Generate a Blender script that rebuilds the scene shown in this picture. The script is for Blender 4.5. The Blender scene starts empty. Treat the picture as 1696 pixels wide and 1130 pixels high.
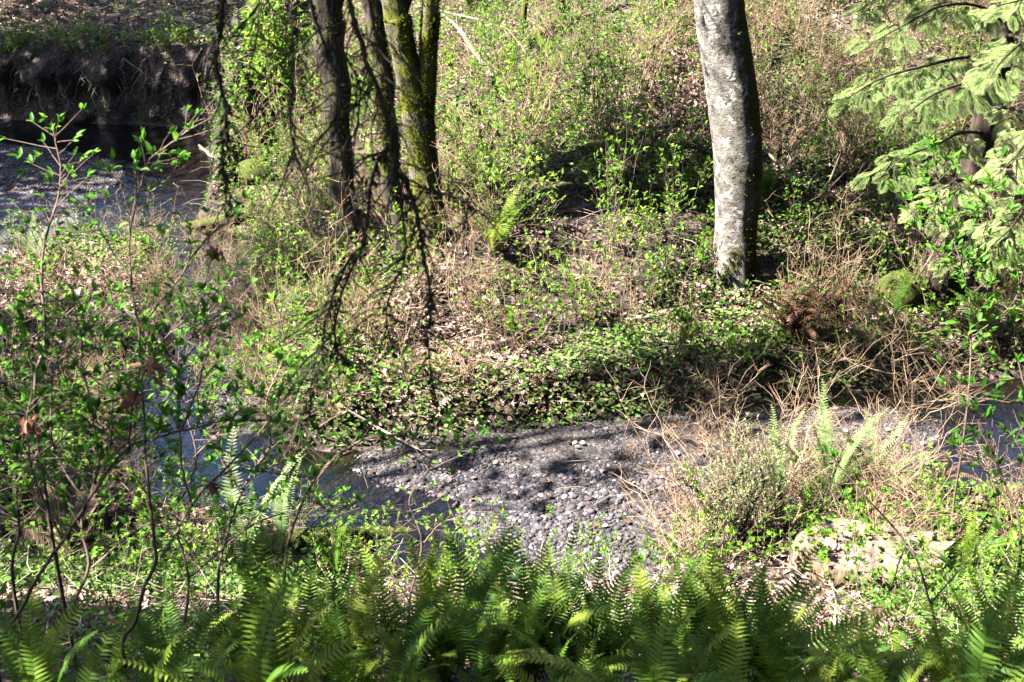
import bpy, math, random
import numpy as np
from mathutils import Vector, Matrix
R = math.radians
random.seed(7)
rng = np.random.default_rng(11)
S = bpy.context.scene
COL = S.collection

# ------------------------------------------------------------------ camera, sky, sun, exposure
PITCH, FPX, H = R(25), 2330.0, 5.8
cam = bpy.data.cameras.new('camera'); camo = bpy.data.objects.new('camera', cam); COL.objects.link(camo)
cam.sensor_width = 36; cam.lens = 36 * FPX / 1696
camo.location = (0, 0, H); camo.rotation_euler = (R(90) - PITCH, 0, 0)
cam.clip_start = 0.05; cam.clip_end = 400
cam.dof.use_dof = True; cam.dof.focus_distance = 11.5; cam.dof.aperture_fstop = 5.6
S.camera = camo
SUN_EL, SUN_AZ = R(50), R(-103)          # azimuth from +Y (view direction), clockwise; -90 = left
sd = Vector((math.sin(SUN_AZ) * math.cos(SUN_EL), math.cos(SUN_AZ) * math.cos(SUN_EL), math.sin(SUN_EL)))
W = bpy.data.worlds.new('World'); S.world = W; W.use_nodes = True
nt = W.node_tree; nt.nodes.clear()
sky = nt.nodes.new('ShaderNodeTexSky'); sky.sky_type = 'NISHITA'; sky.sun_disc = False
sky.sun_elevation = SUN_EL; sky.sun_rotation = SUN_AZ % (2 * math.pi)
bg = nt.nodes.new('ShaderNodeBackground'); bg.inputs[1].default_value = 0.05
wo = nt.nodes.new('ShaderNodeOutputWorld')
nt.links.new(sky.outputs[0], bg.inputs[0]); nt.links.new(bg.outputs[0], wo.inputs[0])
sl = bpy.data.lights.new('sun', 'SUN'); sl.energy = 5.0; sl.angle = R(0.5); sl.color = (1, .95, .87)
so = bpy.data.objects.new('sun', sl); COL.objects.link(so)
so.rotation_euler = sd.to_track_quat('Z', 'Y').to_euler()
S.view_settings.view_transform = 'Standard'; S.view_settings.look = 'None'
S.view_settings.exposure = 2.75; S.view_settings.gamma = 1
S.render.engine = 'CYCLES'
S.cycles.max_bounces = 5; S.cycles.diffuse_bounces = 0; S.cycles.glossy_bounces = 2
S.cycles.transmission_bounces = 2; S.cycles.transparent_max_bounces = 6

# ------------------------------------------------------------------ pixel <-> world
def ray(px, py):
    u = (px - 848) / FPX; v = -(py - 565) / FPX
    return np.array([u, math.cos(PITCH) + v * math.sin(PITCH), -math.sin(PITCH) + v * math.cos(PITCH)])
def flat(px, py, z=0.0):
    d = ray(px, py); t = (z - H) / d[2]
    return np.array([d[0] * t, d[1] * t])
def P(px, py, dist):                       # the point dist metres deep (along view axis) at a photo pixel
    d = ray(px, py) * dist
    return np.array([d[0], d[1], H + d[2]])
def proj(p):
    x, y, z = p[..., 0], p[..., 1], p[..., 2] - H
    f = y * math.cos(PITCH) - z * math.sin(PITCH); up = y * math.sin(PITCH) + z * math.cos(PITCH)
    return 848 + FPX * x / f, 565 - FPX * up / f

# ------------------------------------------------------------------ terrain
LOW = [(-900,170),(-400,186),(0,196),(120,202),(230,206),(320,212),(346,238),(354,290),(345,318),(330,345),(325,370),(380,385),(440,398),
       (405,450),(392,490),(404,560),(398,640),(430,700),(480,735),(570,745),(640,733),(720,738),(800,728),(900,716),
       (1000,706),(1150,700),(1250,690),(1300,668),(1450,652),(1600,640),(1696,622),(2100,560),(3000,440),
       (3000,760),(2100,800),(1750,838),(1600,836),(1540,818),(1480,790),(1380,790),(1250,822),(1150,870),(1085,925),(1075,965),(1000,988),
       (900,990),(800,985),(700,975),(660,935),(560,905),(450,885),(380,865),(300,852),(225,832),(195,760),(235,690),
       (225,640),(275,560),(268,480),(285,430),(245,408),(150,418),(60,436),(0,446),(-400,470),(-900,480)]
BAR2 = [(-900,225),(0,240),(100,250),(200,275),(175,318),(135,345),(120,385),(80,415),(0,428),(-900,440)]
BAR1 = [(575,700),(590,775),(640,795),(690,808),(765,835),(775,880),(800,908),(880,932),(950,952),(1040,955),(1070,940),(1100,600),(1100,905),
        (1200,855),(1400,795),(1520,780),(1535,740),(1570,700),(1500,682),(1380,680),(1330,690),(1250,640),(1000,600),(700,640)]
BAR1 = [(575,690),(590,775),(640,795),(690,808),(765,835),(775,880),(800,908),(880,932),(950,952),(1040,955),(1085,940),
        (1130,990),(1300,900),(1540,820),(1530,770),(1535,740),(1570,700),(1500,682),(1380,680),(1330,690),(1250,640),(1000,600),(700,640)]
FARP = [(-3000,170),(-900,170),(-400,186),(0,196),(230,206),(330,214),(349,238),(352,290),(340,330),(330,372),(380,390),(388,440),(376,490),
        (390,560),(384,640),(440,740),(570,760),(900,730),(1150,715),(1300,690),(1450,690),(1696,700),(2100,680),(3000,600)]
BAR3 = [(338,468),(450,455),(450,690),(425,715),(372,722),(340,600)]
def wpoly(pts): return np.array([flat(*p) for p in pts])
LOWW, BAR1W, BAR2W, BAR3W = wpoly(LOW), wpoly(BAR1), wpoly(BAR2), wpoly(BAR3)
FARW = np.vstack([wpoly(FARP), [[150, 400], [-150, 400]]])
def sdf(poly, x, y):
    """signed distance, negative inside"""
    shp = x.shape; x = x.ravel(); y = y.ravel()
    d = np.full(x.shape, 1e9); ins = np.zeros(x.shape, bool)
    n = len(poly)
    for i in range(n):
        ax, ay = poly[i]; bx, by = poly[(i + 1) % n]
        ex, ey = bx - ax, by - ay
        t = np.clip(((x - ax) * ex + (y - ay) * ey) / (ex * ex + ey * ey + 1e-12), 0, 1)
        d = np.minimum(d, (x - ax - t * ex) ** 2 + (y - ay - t * ey) ** 2)
        c = ((ay > y) != (by > y))
        with np.errstate(divide='ignore', invalid='ignore'):
            xi = (bx - ax) * (y - ay) / (by - ay if by != ay else 1e-12) + ax
        ins ^= c & (x < xi)
    d = np.sqrt(d); d[ins] *= -1
    return d.reshape(shp)
def sm(t): t = np.clip(t, 0, 1); return t * t * (3 - 2 * t)
def vnoise(x, y, s, seed=0):
    x = x / s + 17.3 * seed; y = y / s + 9.1 * seed
    xi = np.floor(x).astype(np.int64); yi = np.floor(y).astype(np.int64); fx = sm(x - xi); fy = sm(y - yi)
    def h(a, b):
        n = (a * 374761393 + b * 668265263 + seed * 1442695) & 0xffffffff
        n = ((n ^ (n >> 13)) * 1274126177) & 0xffffffff
        return ((n ^ (n >> 16)) & 0xffff) / 65535.0
    return (h(xi, yi) * (1 - fx) + h(xi + 1, yi) * fx) * (1 - fy) + (h(xi, yi + 1) * (1 - fx) + h(xi + 1, yi + 1) * fx) * fy
def fbm(x, y, s, seed=0): return (vnoise(x, y, s, seed) * .55 + vnoise(x, y, s / 2.1, seed + 1) * .3 + vnoise(x, y, s / 4.3, seed + 2) * .15)
def fields(x, y):
    x = np.atleast_1d(np.asarray(x, float)); y = np.atleast_1d(np.asarray(y, float))
    wob = (fbm(x, y, .9, 3) - .5) * .35
    d = sdf(LOWW, x, y) + wob * .6
    b = np.minimum(np.minimum(sdf(BAR1W, x, y), sdf(BAR2W, x, y)), sdf(BAR3W, x, y)) + wob * .7
    far = sdf(FARW, x, y) < 0
    water = np.maximum(d, -b)                    # <0 in water
    zin = np.where(water < 0, -0.16 * sm(-water / .55) , 0.0) + np.where(b < 0, 0.075 * sm(-b / .8), 0)
    cut = sm((-3.3 - x) / .5) * sm((y - 15.0) / 1.0)           # cut bank round the pool
    hb = .26 + .12 * fbm(x, y, 1.6, 5) + cut * (.68 + .25 * fbm(x, y, 1.3, 8))
    wd = .38 - .04 * cut
    s = .05 + .37 * sm((x + 5.2) / 4.6)
    dd = np.maximum(d, 0)
    zf = hb * sm(dd / wd) + s * np.maximum(0, dd - 1.0 - .4 * vnoise(x, y, 2.5, 9)) + sm(dd / 1.0) * (fbm(x, y, 1.7, 21) - .5) * (.30 * (1 - cut * .7))
    zf = np.where(zf > 9, 9 + (zf - 9) * .15, zf)
    t = 8.0 - y + .25 * x * sm(-x / 3) * 0 + (vnoise(x, y, 2.2, 12) - .5) * .5
    sl_ = .52 * np.log1p(np.exp(np.clip(t * 3.5, -30, 30))) / 3.5
    sl_ = np.where(y < 0, np.minimum(sl_, 4.2) , sl_)
    zn = (.2 + .1 * vnoise(x, y, 1.5, 14)) * sm(dd / .35) + sl_ * sm(dd / .6) + sm(dd / .8) * (fbm(x, y, 1.2, 31) - .5) * .16
    z = np.where(d < 0, zin, np.where(far, zf, zn))
    z = z + (fbm(x, y, .22, 41) - .5) * .05 * sm((d + .1) / .3)
    return z, d, b, far, cut, water
def hgt(x, y):
    z = fields(x, y)[0]
    return float(z[0]) if np.ndim(x) == 0 else z
_t = np.concatenate([np.linspace(3.2, 16, 420), np.linspace(16.05, 45, 300)])
def G(px, py):
    """ground point seen at a photo pixel"""
    d = ray(px, py); pts = d[None, :] * _t[:, None]; z = pts[:, 2] + H
    g = hgt(pts[:, 0], pts[:, 1]); k = np.argmax(z < g)
    if not (z < g).any(): k = len(_t) - 1
    return np.array([pts[k, 0], pts[k, 1], g[k]])

# ------------------------------------------------------------------ object helpers
def tag(o, label=None, cat=None, group=None, kind=None):
    if label: o['label'] = label
    if cat: o['category'] = cat
    if group: o['group'] = group
    if kind: o['kind'] = kind
    return o
def empty(name, loc, rz=0):
    o = bpy.data.objects.new(name, None); o.empty_display_size = .1; COL.objects.link(o)
    o.location = tuple(loc); o.rotation_euler = (0, 0, rz); return o
def meshdata(name, V, F, mat, smooth=False):
    me = bpy.data.meshes.new(name)
    V = np.asarray(V, np.float32)
    ls, tot, idx = [], [], []
    for f in F:
        if len(f) == 0: continue
        f = np.asarray(f, np.int32); idx.append(f.ravel()); tot.append(np.full(len(f), f.shape[1], np.int32))
    idx = np.concatenate(idx); tot = np.concatenate(tot); start = np.concatenate([[0], np.cumsum(tot)[:-1]]).astype(np.int32)
    me.vertices.add(len(V)); me.vertices.foreach_set('co', V.ravel())
    me.loops.add(len(idx)); me.loops.foreach_set('vertex_index', idx)
    me.polygons.add(len(tot)); me.polygons.foreach_set('loop_start', start); me.polygons.foreach_set('loop_total', tot)
    if smooth: me.polygons.foreach_set('use_smooth', np.ones(len(tot), bool))
    me.update(calc_edges=True); me.validate()
    me.materials.append(mat)
    return me
def obj(name, me, parent=None, loc=(0, 0, 0)):
    o = bpy.data.objects.new(name, me); COL.objects.link(o); o.location = tuple(loc)
    if parent is not None: o.parent = parent
    return o
class MB:
    def __init__(s): s.V = []; s.Q = []; s.T = []; s.n = 0
    def add(s, V, F):
        F = np.asarray(F); V = np.asarray(V, float)
        (s.Q if F.shape[1] == 4 else s.T).append(F + s.n); s.V.append(V); s.n += len(V)
    def tube(s, pts, rad, k=5, rough=0.0, cap=True, closed_tip=False):
        pts = np.asarray(pts, float); n = len(pts); rad = np.broadcast_to(np.asarray(rad, float), (n,))
        t = np.gradient(pts, axis=0); t /= np.linalg.norm(t, axis=1)[:, None] + 1e-9
        ref = np.array([0.13, .97, .2]) if abs(t[:, 1]).mean() < .8 else np.array([.97, .1, .2])
        u = np.cross(t, ref); u /= np.linalg.norm(u, axis=1)[:, None] + 1e-9; v = np.cross(t, u)
        a = np.arange(k) * 2 * math.pi / k
        r = rad[:, None] * (1 + rough * (rng.random((n, k)) - .5) * 2) if rough else np.repeat(rad[:, None], k, 1)
        V = pts[:, None, :] + r[..., None] * (np.cos(a)[None, :, None] * u[:, None, :] + np.sin(a)[None, :, None] * v[:, None, :])
        V = V.reshape(-1, 3)
        i = np.arange(n - 1)[:, None] * k; j = np.arange(k)[None, :]; j2 = (j + 1) % k
        F = np.stack([i + j, i + j2, i + k + j2, i + k + j], -1).reshape(-1, 4)
        s.add(V, F)
        if cap and k >= 5:
            c = len(V); jj = np.arange(k)
            s.add(np.vstack([V[:k], pts[:1]]), np.stack([(jj + 1) % k, jj, np.full(k, k)], -1))
            s.add(np.vstack([V[-k:], pts[-1:]]), np.stack([jj, (jj + 1) % k, np.full(k, k)], -1))
    def scatter(s, tV, tF, pos, dr, size, up=None, wid=None):
        """copies of a template (long axis +Y, face normal +Z)"""
        pos = np.asarray(pos, float); dr = np.asarray(dr, float); N = len(pos)
        if N == 0: return
        size = np.broadcast_to(np.asarray(size, float), (N,)); wid = size if wid is None else np.broadcast_to(np.asarray(wid, float), (N,))
        dr = dr / (np.linalg.norm(dr, axis=1)[:, None] + 1e-9)
        if up is None:
            up = np.tile([0, 0, 1.], (N, 1)) + rng.normal(0, .35, (N, 3))
        x = np.cross(dr, up); x /= np.linalg.norm(x, axis=1)[:, None] + 1e-9; z = np.cross(x, dr)
        V = pos[:, None, :] + (tV[None, :, 0:1] * wid[:, None, None]) * x[:, None, :] + (tV[None, :, 1:2] * size[:, None, None]) * dr[:, None, :] + (tV[None, :, 2:3] * size[:, None, None]) * z[:, None, :]
        k = len(tV)
        F = (tF[None] + (np.arange(N) * k)[:, None, None]).reshape(-1, tF.shape[1])
        s.add(V.reshape(-1, 3), F)
    def data(s, name, mat, smooth=False):
        return meshdata(name, np.concatenate(s.V), [np.concatenate(q) for q in (s.Q, s.T) if q], mat, smooth)
    def build(s, name, mat, parent=None, smooth=False, loc=(0, 0, 0)):
        return obj(name, s.data(name, mat, smooth), parent, loc)
# leaf templates
def leaf_tpl(w=.4, fold=.12, bend=.15):
    V = np.array([[0, 0, 0], [-w * .5, .35, fold], [0, .38, 0], [w * .5, .35, fold], [-w * .36, .7, fold * .8 - bend * .4], [0, .72, -bend * .4], [w * .36, .7, fold * .8 - bend * .4], [0, 1, -bend]])
    F = np.array([[0, 2, 1, 1], [0, 3, 2, 2]])
    T = np.array([[0, 2, 1], [0, 3, 2], [1, 2, 5], [1, 5, 4], [2, 3, 6], [2, 6, 5], [4, 5, 7], [5, 6, 7]])
    return V, T
LEAF = leaf_tpl()
LEAFS = (np.array([[0, 0, 0], [-.22, .5, .08], [.22, .5, .08], [0, 1, -.08]]), np.array([[0, 3, 1], [0, 2, 3]]))
LEAFR = (np.array([[0, 0, 0], [-.4, .35, .06], [-.33, .75, .0], [0, 1, -.08], [.33, .75, .03], [.4, .35, .06]]), np.array([[0, 3, 2], [0, 2, 1], [0, 5, 4], [0, 4, 3]]))
LOBED = (np.array([[0, 0, 0], [-.45, .15, .08], [-.22, .36, 0], [-.5, .7, .12], [-.15, .62, 0], [0, 1, -.1], [.15, .62, 0], [.5, .7, .15], [.22, .36, 0], [.45, .15, .05]]),
         np.array([[0, 2, 1], [0, 4, 2], [2, 4, 3], [4, 0, 6], [4, 6, 5], [0, 8, 6], [8, 7, 6], [0, 9, 8]]))
# ------------------------------------------------------------------ materials
def mat(name):
    m = bpy.data.materials.new(name); m.use_nodes = True; t = m.node_tree
    b = t.nodes['Principled BSDF']; return m, t, b, t.nodes['Material Output']
def N(t, ty, **kw):
    n = t.nodes.new(ty)
    for k, v in kw.items():
        if hasattr(n, k) and k not in ('Scale',): setattr(n, k, v)
        else: n.inputs[k].default_value = v
    return n
def ramp(t, src, stops):
    r = t.nodes.new('ShaderNodeValToRGB'); e = r.color_ramp.elements
    while len(e) > 1: e.remove(e[-1])
    e[0].position = stops[0][0]; e[0].color = (*stops[0][1], 1)
    for p, c in stops[1:]:
        q = e.new(p); q.color = (*c, 1)
    t.links.new(src, r.inputs[0]); return r
def mix(t, fac, a, b):
    m = t.nodes.new('ShaderNodeMix'); m.data_type = 'RGBA'
    for s_, v in ((0, fac), (6, a), (7, b)):
        if hasattr(v, 'is_linked') or hasattr(v, 'links'): t.links.new(v, m.inputs[s_])
        else: m.inputs[s_].default_value = v if s_ == 0 else (*v, 1)
    return m.outputs[2]
def bump(t, b, src, s=.4, dist=.02):
    n = N(t, 'ShaderNodeBump'); n.inputs['Strength'].default_value = s; n.inputs['Distance'].default_value = dist
    t.links.new(src, n.inputs['Height']); t.links.new(n.outputs[0], b.inputs['Normal'])
def m_leaf(name, stops, trans=.4, rough=.45, spec=.5, wi=.7):
    m, t, b, o = mat(name)
    g = N(t, 'ShaderNodeNewGeometry'); oi = N(t, 'ShaderNodeObjectInfo')
    a = N(t, 'ShaderNodeMath', operation='MULTIPLY_ADD'); t.links.new(g.outputs['Random Per Island'], a.inputs[0]); a.inputs[1].default_value = wi
    a2 = N(t, 'ShaderNodeMath', operation='MULTIPLY'); t.links.new(oi.outputs['Random'], a2.inputs[0]); a2.inputs[1].default_value = 1 - wi
    t.links.new(a2.outputs[0], a.inputs[2])
    r = ramp(t, a.outputs[0], stops)
    t.links.new(r.outputs[0], b.inputs['Base Color']); b.inputs['Roughness'].default_value = rough
    b.inputs['Specular IOR Level'].default_value = min(spec, .18)
    if trans > 0:
        tr = N(t, 'ShaderNodeBsdfTranslucent'); hs = N(t, 'ShaderNodeHueSaturation'); hs.inputs['Value'].default_value = 1.5; hs.inputs['Hue'].default_value = .485
        t.links.new(r.outputs[0], hs.inputs['Color']); t.links.new(hs.outputs[0], tr.inputs[0])
        ms = N(t, 'ShaderNodeMixShader'); ms.inputs[0].default_value = trans
        t.links.new(b.outputs[0], ms.inputs[1]); t.links.new(tr.outputs[0], ms.inputs[2]); t.links.new(ms.outputs[0], o.inputs[0])
    return m
M_osob = m_leaf('fresh_leaf', [(0, (.025, .08, .008)), (.4, (.085, .2, .02)), (.75, (.22, .38, .045)), (1, (.36, .48, .08))], .4, .5, .3)
M_fore = m_leaf('deep_leaf', [(0, (.02, .08, .01)), (.4, (.055, .18, .018)), (.75, (.11, .28, .03)), (.95, (.24, .40, .05)), (1, (.3, .3, .08))], .45, .45, .4)
M_cover = m_leaf('cover_leaf', [(0, (.02, .06, .008)), (.5, (.08, .17, .025)), (1, (.26, .38, .09))], .35)
M_fern = m_leaf('fern_leaf', [(0, (.03, .085, .012)), (.3, (.08, .17, .02)), (.65, (.17, .27, .03)), (.88, (.3, .38, .055)), (1, (.34, .28, .08))], .42, .5, .3, .3)
M_fernp = m_leaf('fern_pale_leaf', [(0, (.09, .15, .05)), (.5, (.16, .24, .085)), (1, (.28, .36, .15))], .35, .4)
M_fernd = m_leaf('fern_dead_leaf', [(0, (.04, .018, .01)), (.5, (.10, .05, .028)), (1, (.22, .12, .075))], .2, .7)
M_cedar = m_leaf('cedar_leaf', [(0, (.045, .085, .022)), (.4, (.16, .24, .07)), (.75, (.32, .40, .15)), (1, (.52, .58, .3))], .3, .55, .3, .6)
M_broom = m_leaf('broom_leaf', [(0, (.10, .14, .05)), (.5, (.18, .23, .09)), (1, (.3, .34, .15))], .2, .6)
M_litter = m_leaf('litter_leaf', [(0, (.02, .01, .008)), (.25, (.09, .05, .036)), (.5, (.24, .15, .11)), (.75, (.46, .33, .26)), (1, (.78, .65, .55))], .1, .7, .2)
M_dleaf = m_leaf('dead_leaf', [(0, (.12, .05, .03)), (1, (.34, .17, .11))], .25, .7)
M_canopy = m_leaf('canopy_leaf', [(0, (.03, .08, .015)), (1, (.1, .2, .04))], .25)
def m_bark(name, c1, c2, c3, moss=None, mosslev=.5, sc=9, side=None, lich=None, stretch=.25):
    m, t, b, o = mat(name)
    g = N(t, 'ShaderNodeTexCoord'); mp = N(t, 'ShaderNodeMapping'); mp.inputs['Scale'].default_value = (1, 1, stretch)
    t.links.new(g.outputs['Object'], mp.inputs[0])
    n1 = N(t, 'ShaderNodeTexNoise', Scale=sc, Detail=8.0, Roughness=.7); t.links.new(mp.outputs[0], n1.inputs[0])
    r = ramp(t, n1.outputs[0], [(.3, c1), (.5, c2), (.68, c3)])
    col = r.outputs[0]
    n2 = N(t, 'ShaderNodeTexNoise', Scale=5.0, Detail=6.0, Roughness=.75); t.links.new(g.outputs['Object'], n2.inputs[0])
    if lich:
        n3 = N(t, 'ShaderNodeTexNoise', Scale=8.0, Detail=9.0, Roughness=.7); t.links.new(g.outputs['Object'], n3.inputs[0])
        n3.inputs['Distortion'].default_value = .6
        q = ramp(t, n3.outputs[0], [(.55, (0, 0, 0)), (.60, (1, 1, 1))])
        col = mix(t, q.outputs[0], col, lich)
        n4 = N(t, 'ShaderNodeTexNoise', Scale=19.0, Detail=6.0); t.links.new(mp.outputs[0], n4.inputs[0])
        q = ramp(t, n4.outputs[0], [(.60, (0, 0, 0)), (.66, (1, 1, 1))])
        col = mix(t, q.outputs[0], col, (.05, .045, .04))
    if moss:
        ge = N(t, 'ShaderNodeNewGeometry'); sx = N(t, 'ShaderNodeSeparateXYZ'); t.links.new(ge.outputs['Normal'], sx.inputs[0])
        ma = N(t, 'ShaderNodeMath', operation='MULTIPLY_ADD'); t.links.new(sx.outputs[0 if side else 2], ma.inputs[0])
        ma.inputs[1].default_value = .22; t.links.new(n2.outputs[0], ma.inputs[2])
        q = ramp(t, ma.outputs[0], [(mosslev, (0, 0, 0)), (mosslev + .06, (1, 1, 1))])
        nm = N(t, 'ShaderNodeTexNoise', Scale=60.0, Detail=4.0); t.links.new(g.outputs['Object'], nm.inputs[0])
        mc = ramp(t, nm.outputs[0], [(.3, tuple(v * .35 for v in moss)), (.65, moss)])
        col = mix(t, q.outputs[0], col, mc.outputs[0])
    t.links.new(col, b.inputs['Base Color']); b.inputs['Roughness'].default_value = .9; b.inputs['Specular IOR Level'].default_value = .25
    n5 = N(t, 'ShaderNodeTexNoise', Scale=sc * 3.5, Detail=6.0, Roughness=.7); t.links.new(mp.outputs[0], n5.inputs[0])
    bump(t, b, n5.outputs[0], .8, .025)
    return m
M_alder = m_bark('alder_bark', (.07, .062, .052), (.18, .16, .138), (.29, .265, .23), moss=(.07, .065, .02), mosslev=.55, side=True, lich=(.52, .5, .46), sc=9, stretch=1.2)  # moss on the right side, extended to deepen that side's shade in the colour
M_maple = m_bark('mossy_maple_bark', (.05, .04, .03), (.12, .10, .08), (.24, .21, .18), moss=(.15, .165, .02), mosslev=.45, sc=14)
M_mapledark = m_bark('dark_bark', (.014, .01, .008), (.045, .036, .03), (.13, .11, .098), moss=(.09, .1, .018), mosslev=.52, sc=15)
M_cbark = m_bark('cedar_bark', (.025, .016, .012), (.06, .042, .032), (.13, .095, .075), sc=16, stretch=.1)
M_log = m_bark('log_bark', (.12, .09, .07), (.3, .25, .21), (.55, .5, .44), moss=(.18, .2, .04), mosslev=.68, sc=10)
M_stick = m_bark('stick_bark', (.22, .16, .12), (.42, .33, .27), (.62, .53, .46), sc=12)
M_mosslog = m_bark('moss_bark', (.06, .06, .02), (.12, .12, .03), (.11, .11, .03), moss=(.09, .11, .02), mosslev=.44, sc=26)
M_wood = m_bark('weathered_wood', (.06, .035, .022), (.2, .125, .085), (.42, .31, .24), sc=14, stretch=.08)
M_slab = m_bark('stump_top_wood', (.07, .045, .035), (.2, .15, .12), (.34, .28, .24), moss=(.2, .22, .06), mosslev=.77, sc=8, stretch=1)
def m_plain(name, stops, rough=.8, sc=30):
    m, t, b, o = mat(name)
    g = N(t, 'ShaderNodeNewGeometry'); n = N(t, 'ShaderNodeTexNoise', Scale=float(sc), Detail=4.0)
    t.links.new(g.outputs['Position'], n.inputs[0])
    a = N(t, 'ShaderNodeMath', operation='MULTIPLY_ADD'); t.links.new(g.outputs['Random Per Island'], a.inputs[0]); a.inputs[1].default_value = .6
    a2 = N(t, 'ShaderNodeMath', operation='MULTIPLY'); t.links.new(n.outputs[0], a2.inputs[0]); a2.inputs[1].default_value = .45
    t.links.new(a2.outputs[0], a.inputs[2])
    r = ramp(t, a.outputs[0], stops); t.links.new(r.outputs[0], b.inputs['Base Color']); b.inputs['Roughness'].default_value = rough
    b.inputs['Specular IOR Level'].default_value = .3
    return m
M_cane = m_plain('cane', [(0, (.07, .035, .02)), (.4, (.22, .14, .08)), (.7, (.36, .25, .17)), (1, (.6, .47, .35))])
M_twig = m_plain('twig', [(0, (.10, .07, .05)), (.5, (.26, .2, .15)), (1, (.5, .42, .35))])
M_dark = m_plain('dark_twig', [(0, (.015, .012, .01)), (.6, (.035, .03, .022)), (1, (.06, .055, .03))])  # near-black: shade and backlight on the hanging branches put into the colour
M_fstem = m_plain('brown_stem', [(0, (.07, .045, .035)), (.5, (.13, .09, .07)), (1, (.25, .19, .15))], sc=50)
M_rach = m_plain('frond_stalk', [(0, (.16, .2, .05)), (1, (.35, .34, .12))])
def m_stone(name, wetness=0):
    m, t, b, o = mat(name)
    g = N(t, 'ShaderNodeNewGeometry'); oi = N(t, 'ShaderNodeObjectInfo')
    n = N(t, 'ShaderNodeTexNoise', Scale=45.0, Detail=6.0, Roughness=.65); t.links.new(g.outputs['Position'], n.inputs[0])
    ad = N(t, 'ShaderNodeMath', operation='ADD'); t.links.new(g.outputs['Random Per Island'], ad.inputs[0]); t.links.new(oi.outputs['Random'], ad.inputs[1])
    fr = N(t, 'ShaderNodeMath', operation='FRACT'); t.links.new(ad.outputs[0], fr.inputs[0])
    r = ramp(t, fr.outputs[0], [(0, (.022, .02, .025)), (.2, (.048, .044, .054)), (.4, (.075, .066, .074)), (.6, (.10, .09, .105)), (.75, (.07, .054, .05)), (.9, (.15, .138, .145)), (1, (.3, .29, .285))])
    q = ramp(t, n.outputs[0], [(.3, (.62, .62, .62)), (.7, (1.1, 1.08, 1.05))])
    mm = N(t, 'ShaderNodeMix'); mm.data_type = 'RGBA'; mm.blend_type = 'MULTIPLY'; mm.inputs[0].default_value = 1
    t.links.new(r.outputs[0], mm.inputs[6]); t.links.new(q.outputs[0], mm.inputs[7])
    t.links.new(mm.outputs[2], b.inputs['Base Color']); b.inputs['Roughness'].default_value = .75; b.inputs['Specular IOR Level'].default_value = .2
    bump(t, b, n.outputs[0], .3, .01); return m
M_stone = m_stone('river_stone')
def m_ground():
    m, t, b, o = mat('forest_floor')
    g = N(t, 'ShaderNodeNewGeometry')
    at = lambda nm: (lambda a: a.outputs['Fac'])(N(t, 'ShaderNodeAttribute', attribute_name=nm))
    v = N(t, 'ShaderNodeTexVoronoi', Scale=22.0); t.links.new(g.outputs['Position'], v.inputs[0])
    n1 = N(t, 'ShaderNodeTexNoise', Scale=2.3, Detail=8.0, Roughness=.7); t.links.new(g.outputs['Position'], n1.inputs[0])
    n2 = N(t, 'ShaderNodeTexNoise', Scale=30.0, Detail=6.0, Roughness=.7); t.links.new(g.outputs['Position'], n2.inputs[0])
    sep = N(t, 'ShaderNodeSeparateColor'); t.links.new(v.outputs['Color'], sep.inputs[0])
    lit = ramp(t, sep.outputs[0], [(0, (.02, .012, .009)), (.35, (.05, .032, .024)), (.7, (.11, .075, .058)), (1, (.24, .18, .145))])  # litter browns darkened to paint deeper shade between leaves and plants
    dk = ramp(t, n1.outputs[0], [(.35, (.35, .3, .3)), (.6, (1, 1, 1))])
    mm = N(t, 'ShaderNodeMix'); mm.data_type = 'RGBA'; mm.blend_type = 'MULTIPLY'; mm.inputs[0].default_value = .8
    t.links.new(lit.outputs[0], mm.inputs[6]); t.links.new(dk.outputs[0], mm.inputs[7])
    gr = ramp(t, n2.outputs[0], [(.35, (.012, .02, .005)), (.65, (.045, .07, .015))])
    gf = ramp(t, n1.outputs[0], [(.5, (0, 0, 0)), (.62, (.75, .75, .75))])
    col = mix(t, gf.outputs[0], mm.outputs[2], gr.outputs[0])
    soil = ramp(t, n2.outputs[0], [(.3, (.022, .015, .012)), (.5, (.06, .042, .034)), (.7, (.14, .105, .085))])
    col = mix(t, at('soil'), col, soil.outputs[0])
    gv = N(t, 'ShaderNodeTexVoronoi', Scale=38.0); t.links.new(g.outputs['Position'], gv.inputs[0])
    s2 = N(t, 'ShaderNodeSeparateColor'); t.links.new(gv.outputs['Color'], s2.inputs[0])
    gra = ramp(t, s2.outputs[0], [(0, (.03, .025, .024)), (.5, (.065, .055, .053)), (1, (.13, .115, .11))])
    col = mix(t, at('gravel'), col, gra.outputs[0])
    bedr = ramp(t, n2.outputs[0], [(.3, (.012, .009, .007)), (.55, (.035, .025, .017)), (.75, (.09, .06, .04))])
    bd2 = mix(t, .3, bedr.outputs[0], gra.outputs[0])
    col = mix(t, at('bed'), col, bd2)
    sand = ramp(t, n2.outputs[0], [(.3, (.07, .062, .075)), (.7, (.13, .115, .135))])  # purple tint puts the sky reflected by wet sand into the colour
    col = mix(t, at('sand'), col, sand.outputs[0])
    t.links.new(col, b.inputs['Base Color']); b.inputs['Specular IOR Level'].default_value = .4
    rg_ = N(t, 'ShaderNodeMath', operation='MULTIPLY_ADD'); t.links.new(at('sand'), rg_.inputs[0]); rg_.inputs[1].default_value = -.55; rg_.inputs[2].default_value = .92; t.links.new(rg_.outputs[0], b.inputs['Roughness'])
    ad = N(t, 'ShaderNodeMath', operation='ADD'); t.links.new(v.outputs['Distance'], ad.inputs[0]); t.links.new(n2.outputs[0], ad.inputs[1])
    bump(t, b, ad.outputs[0], .9, .04); return m
M_ground = m_ground()
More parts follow.
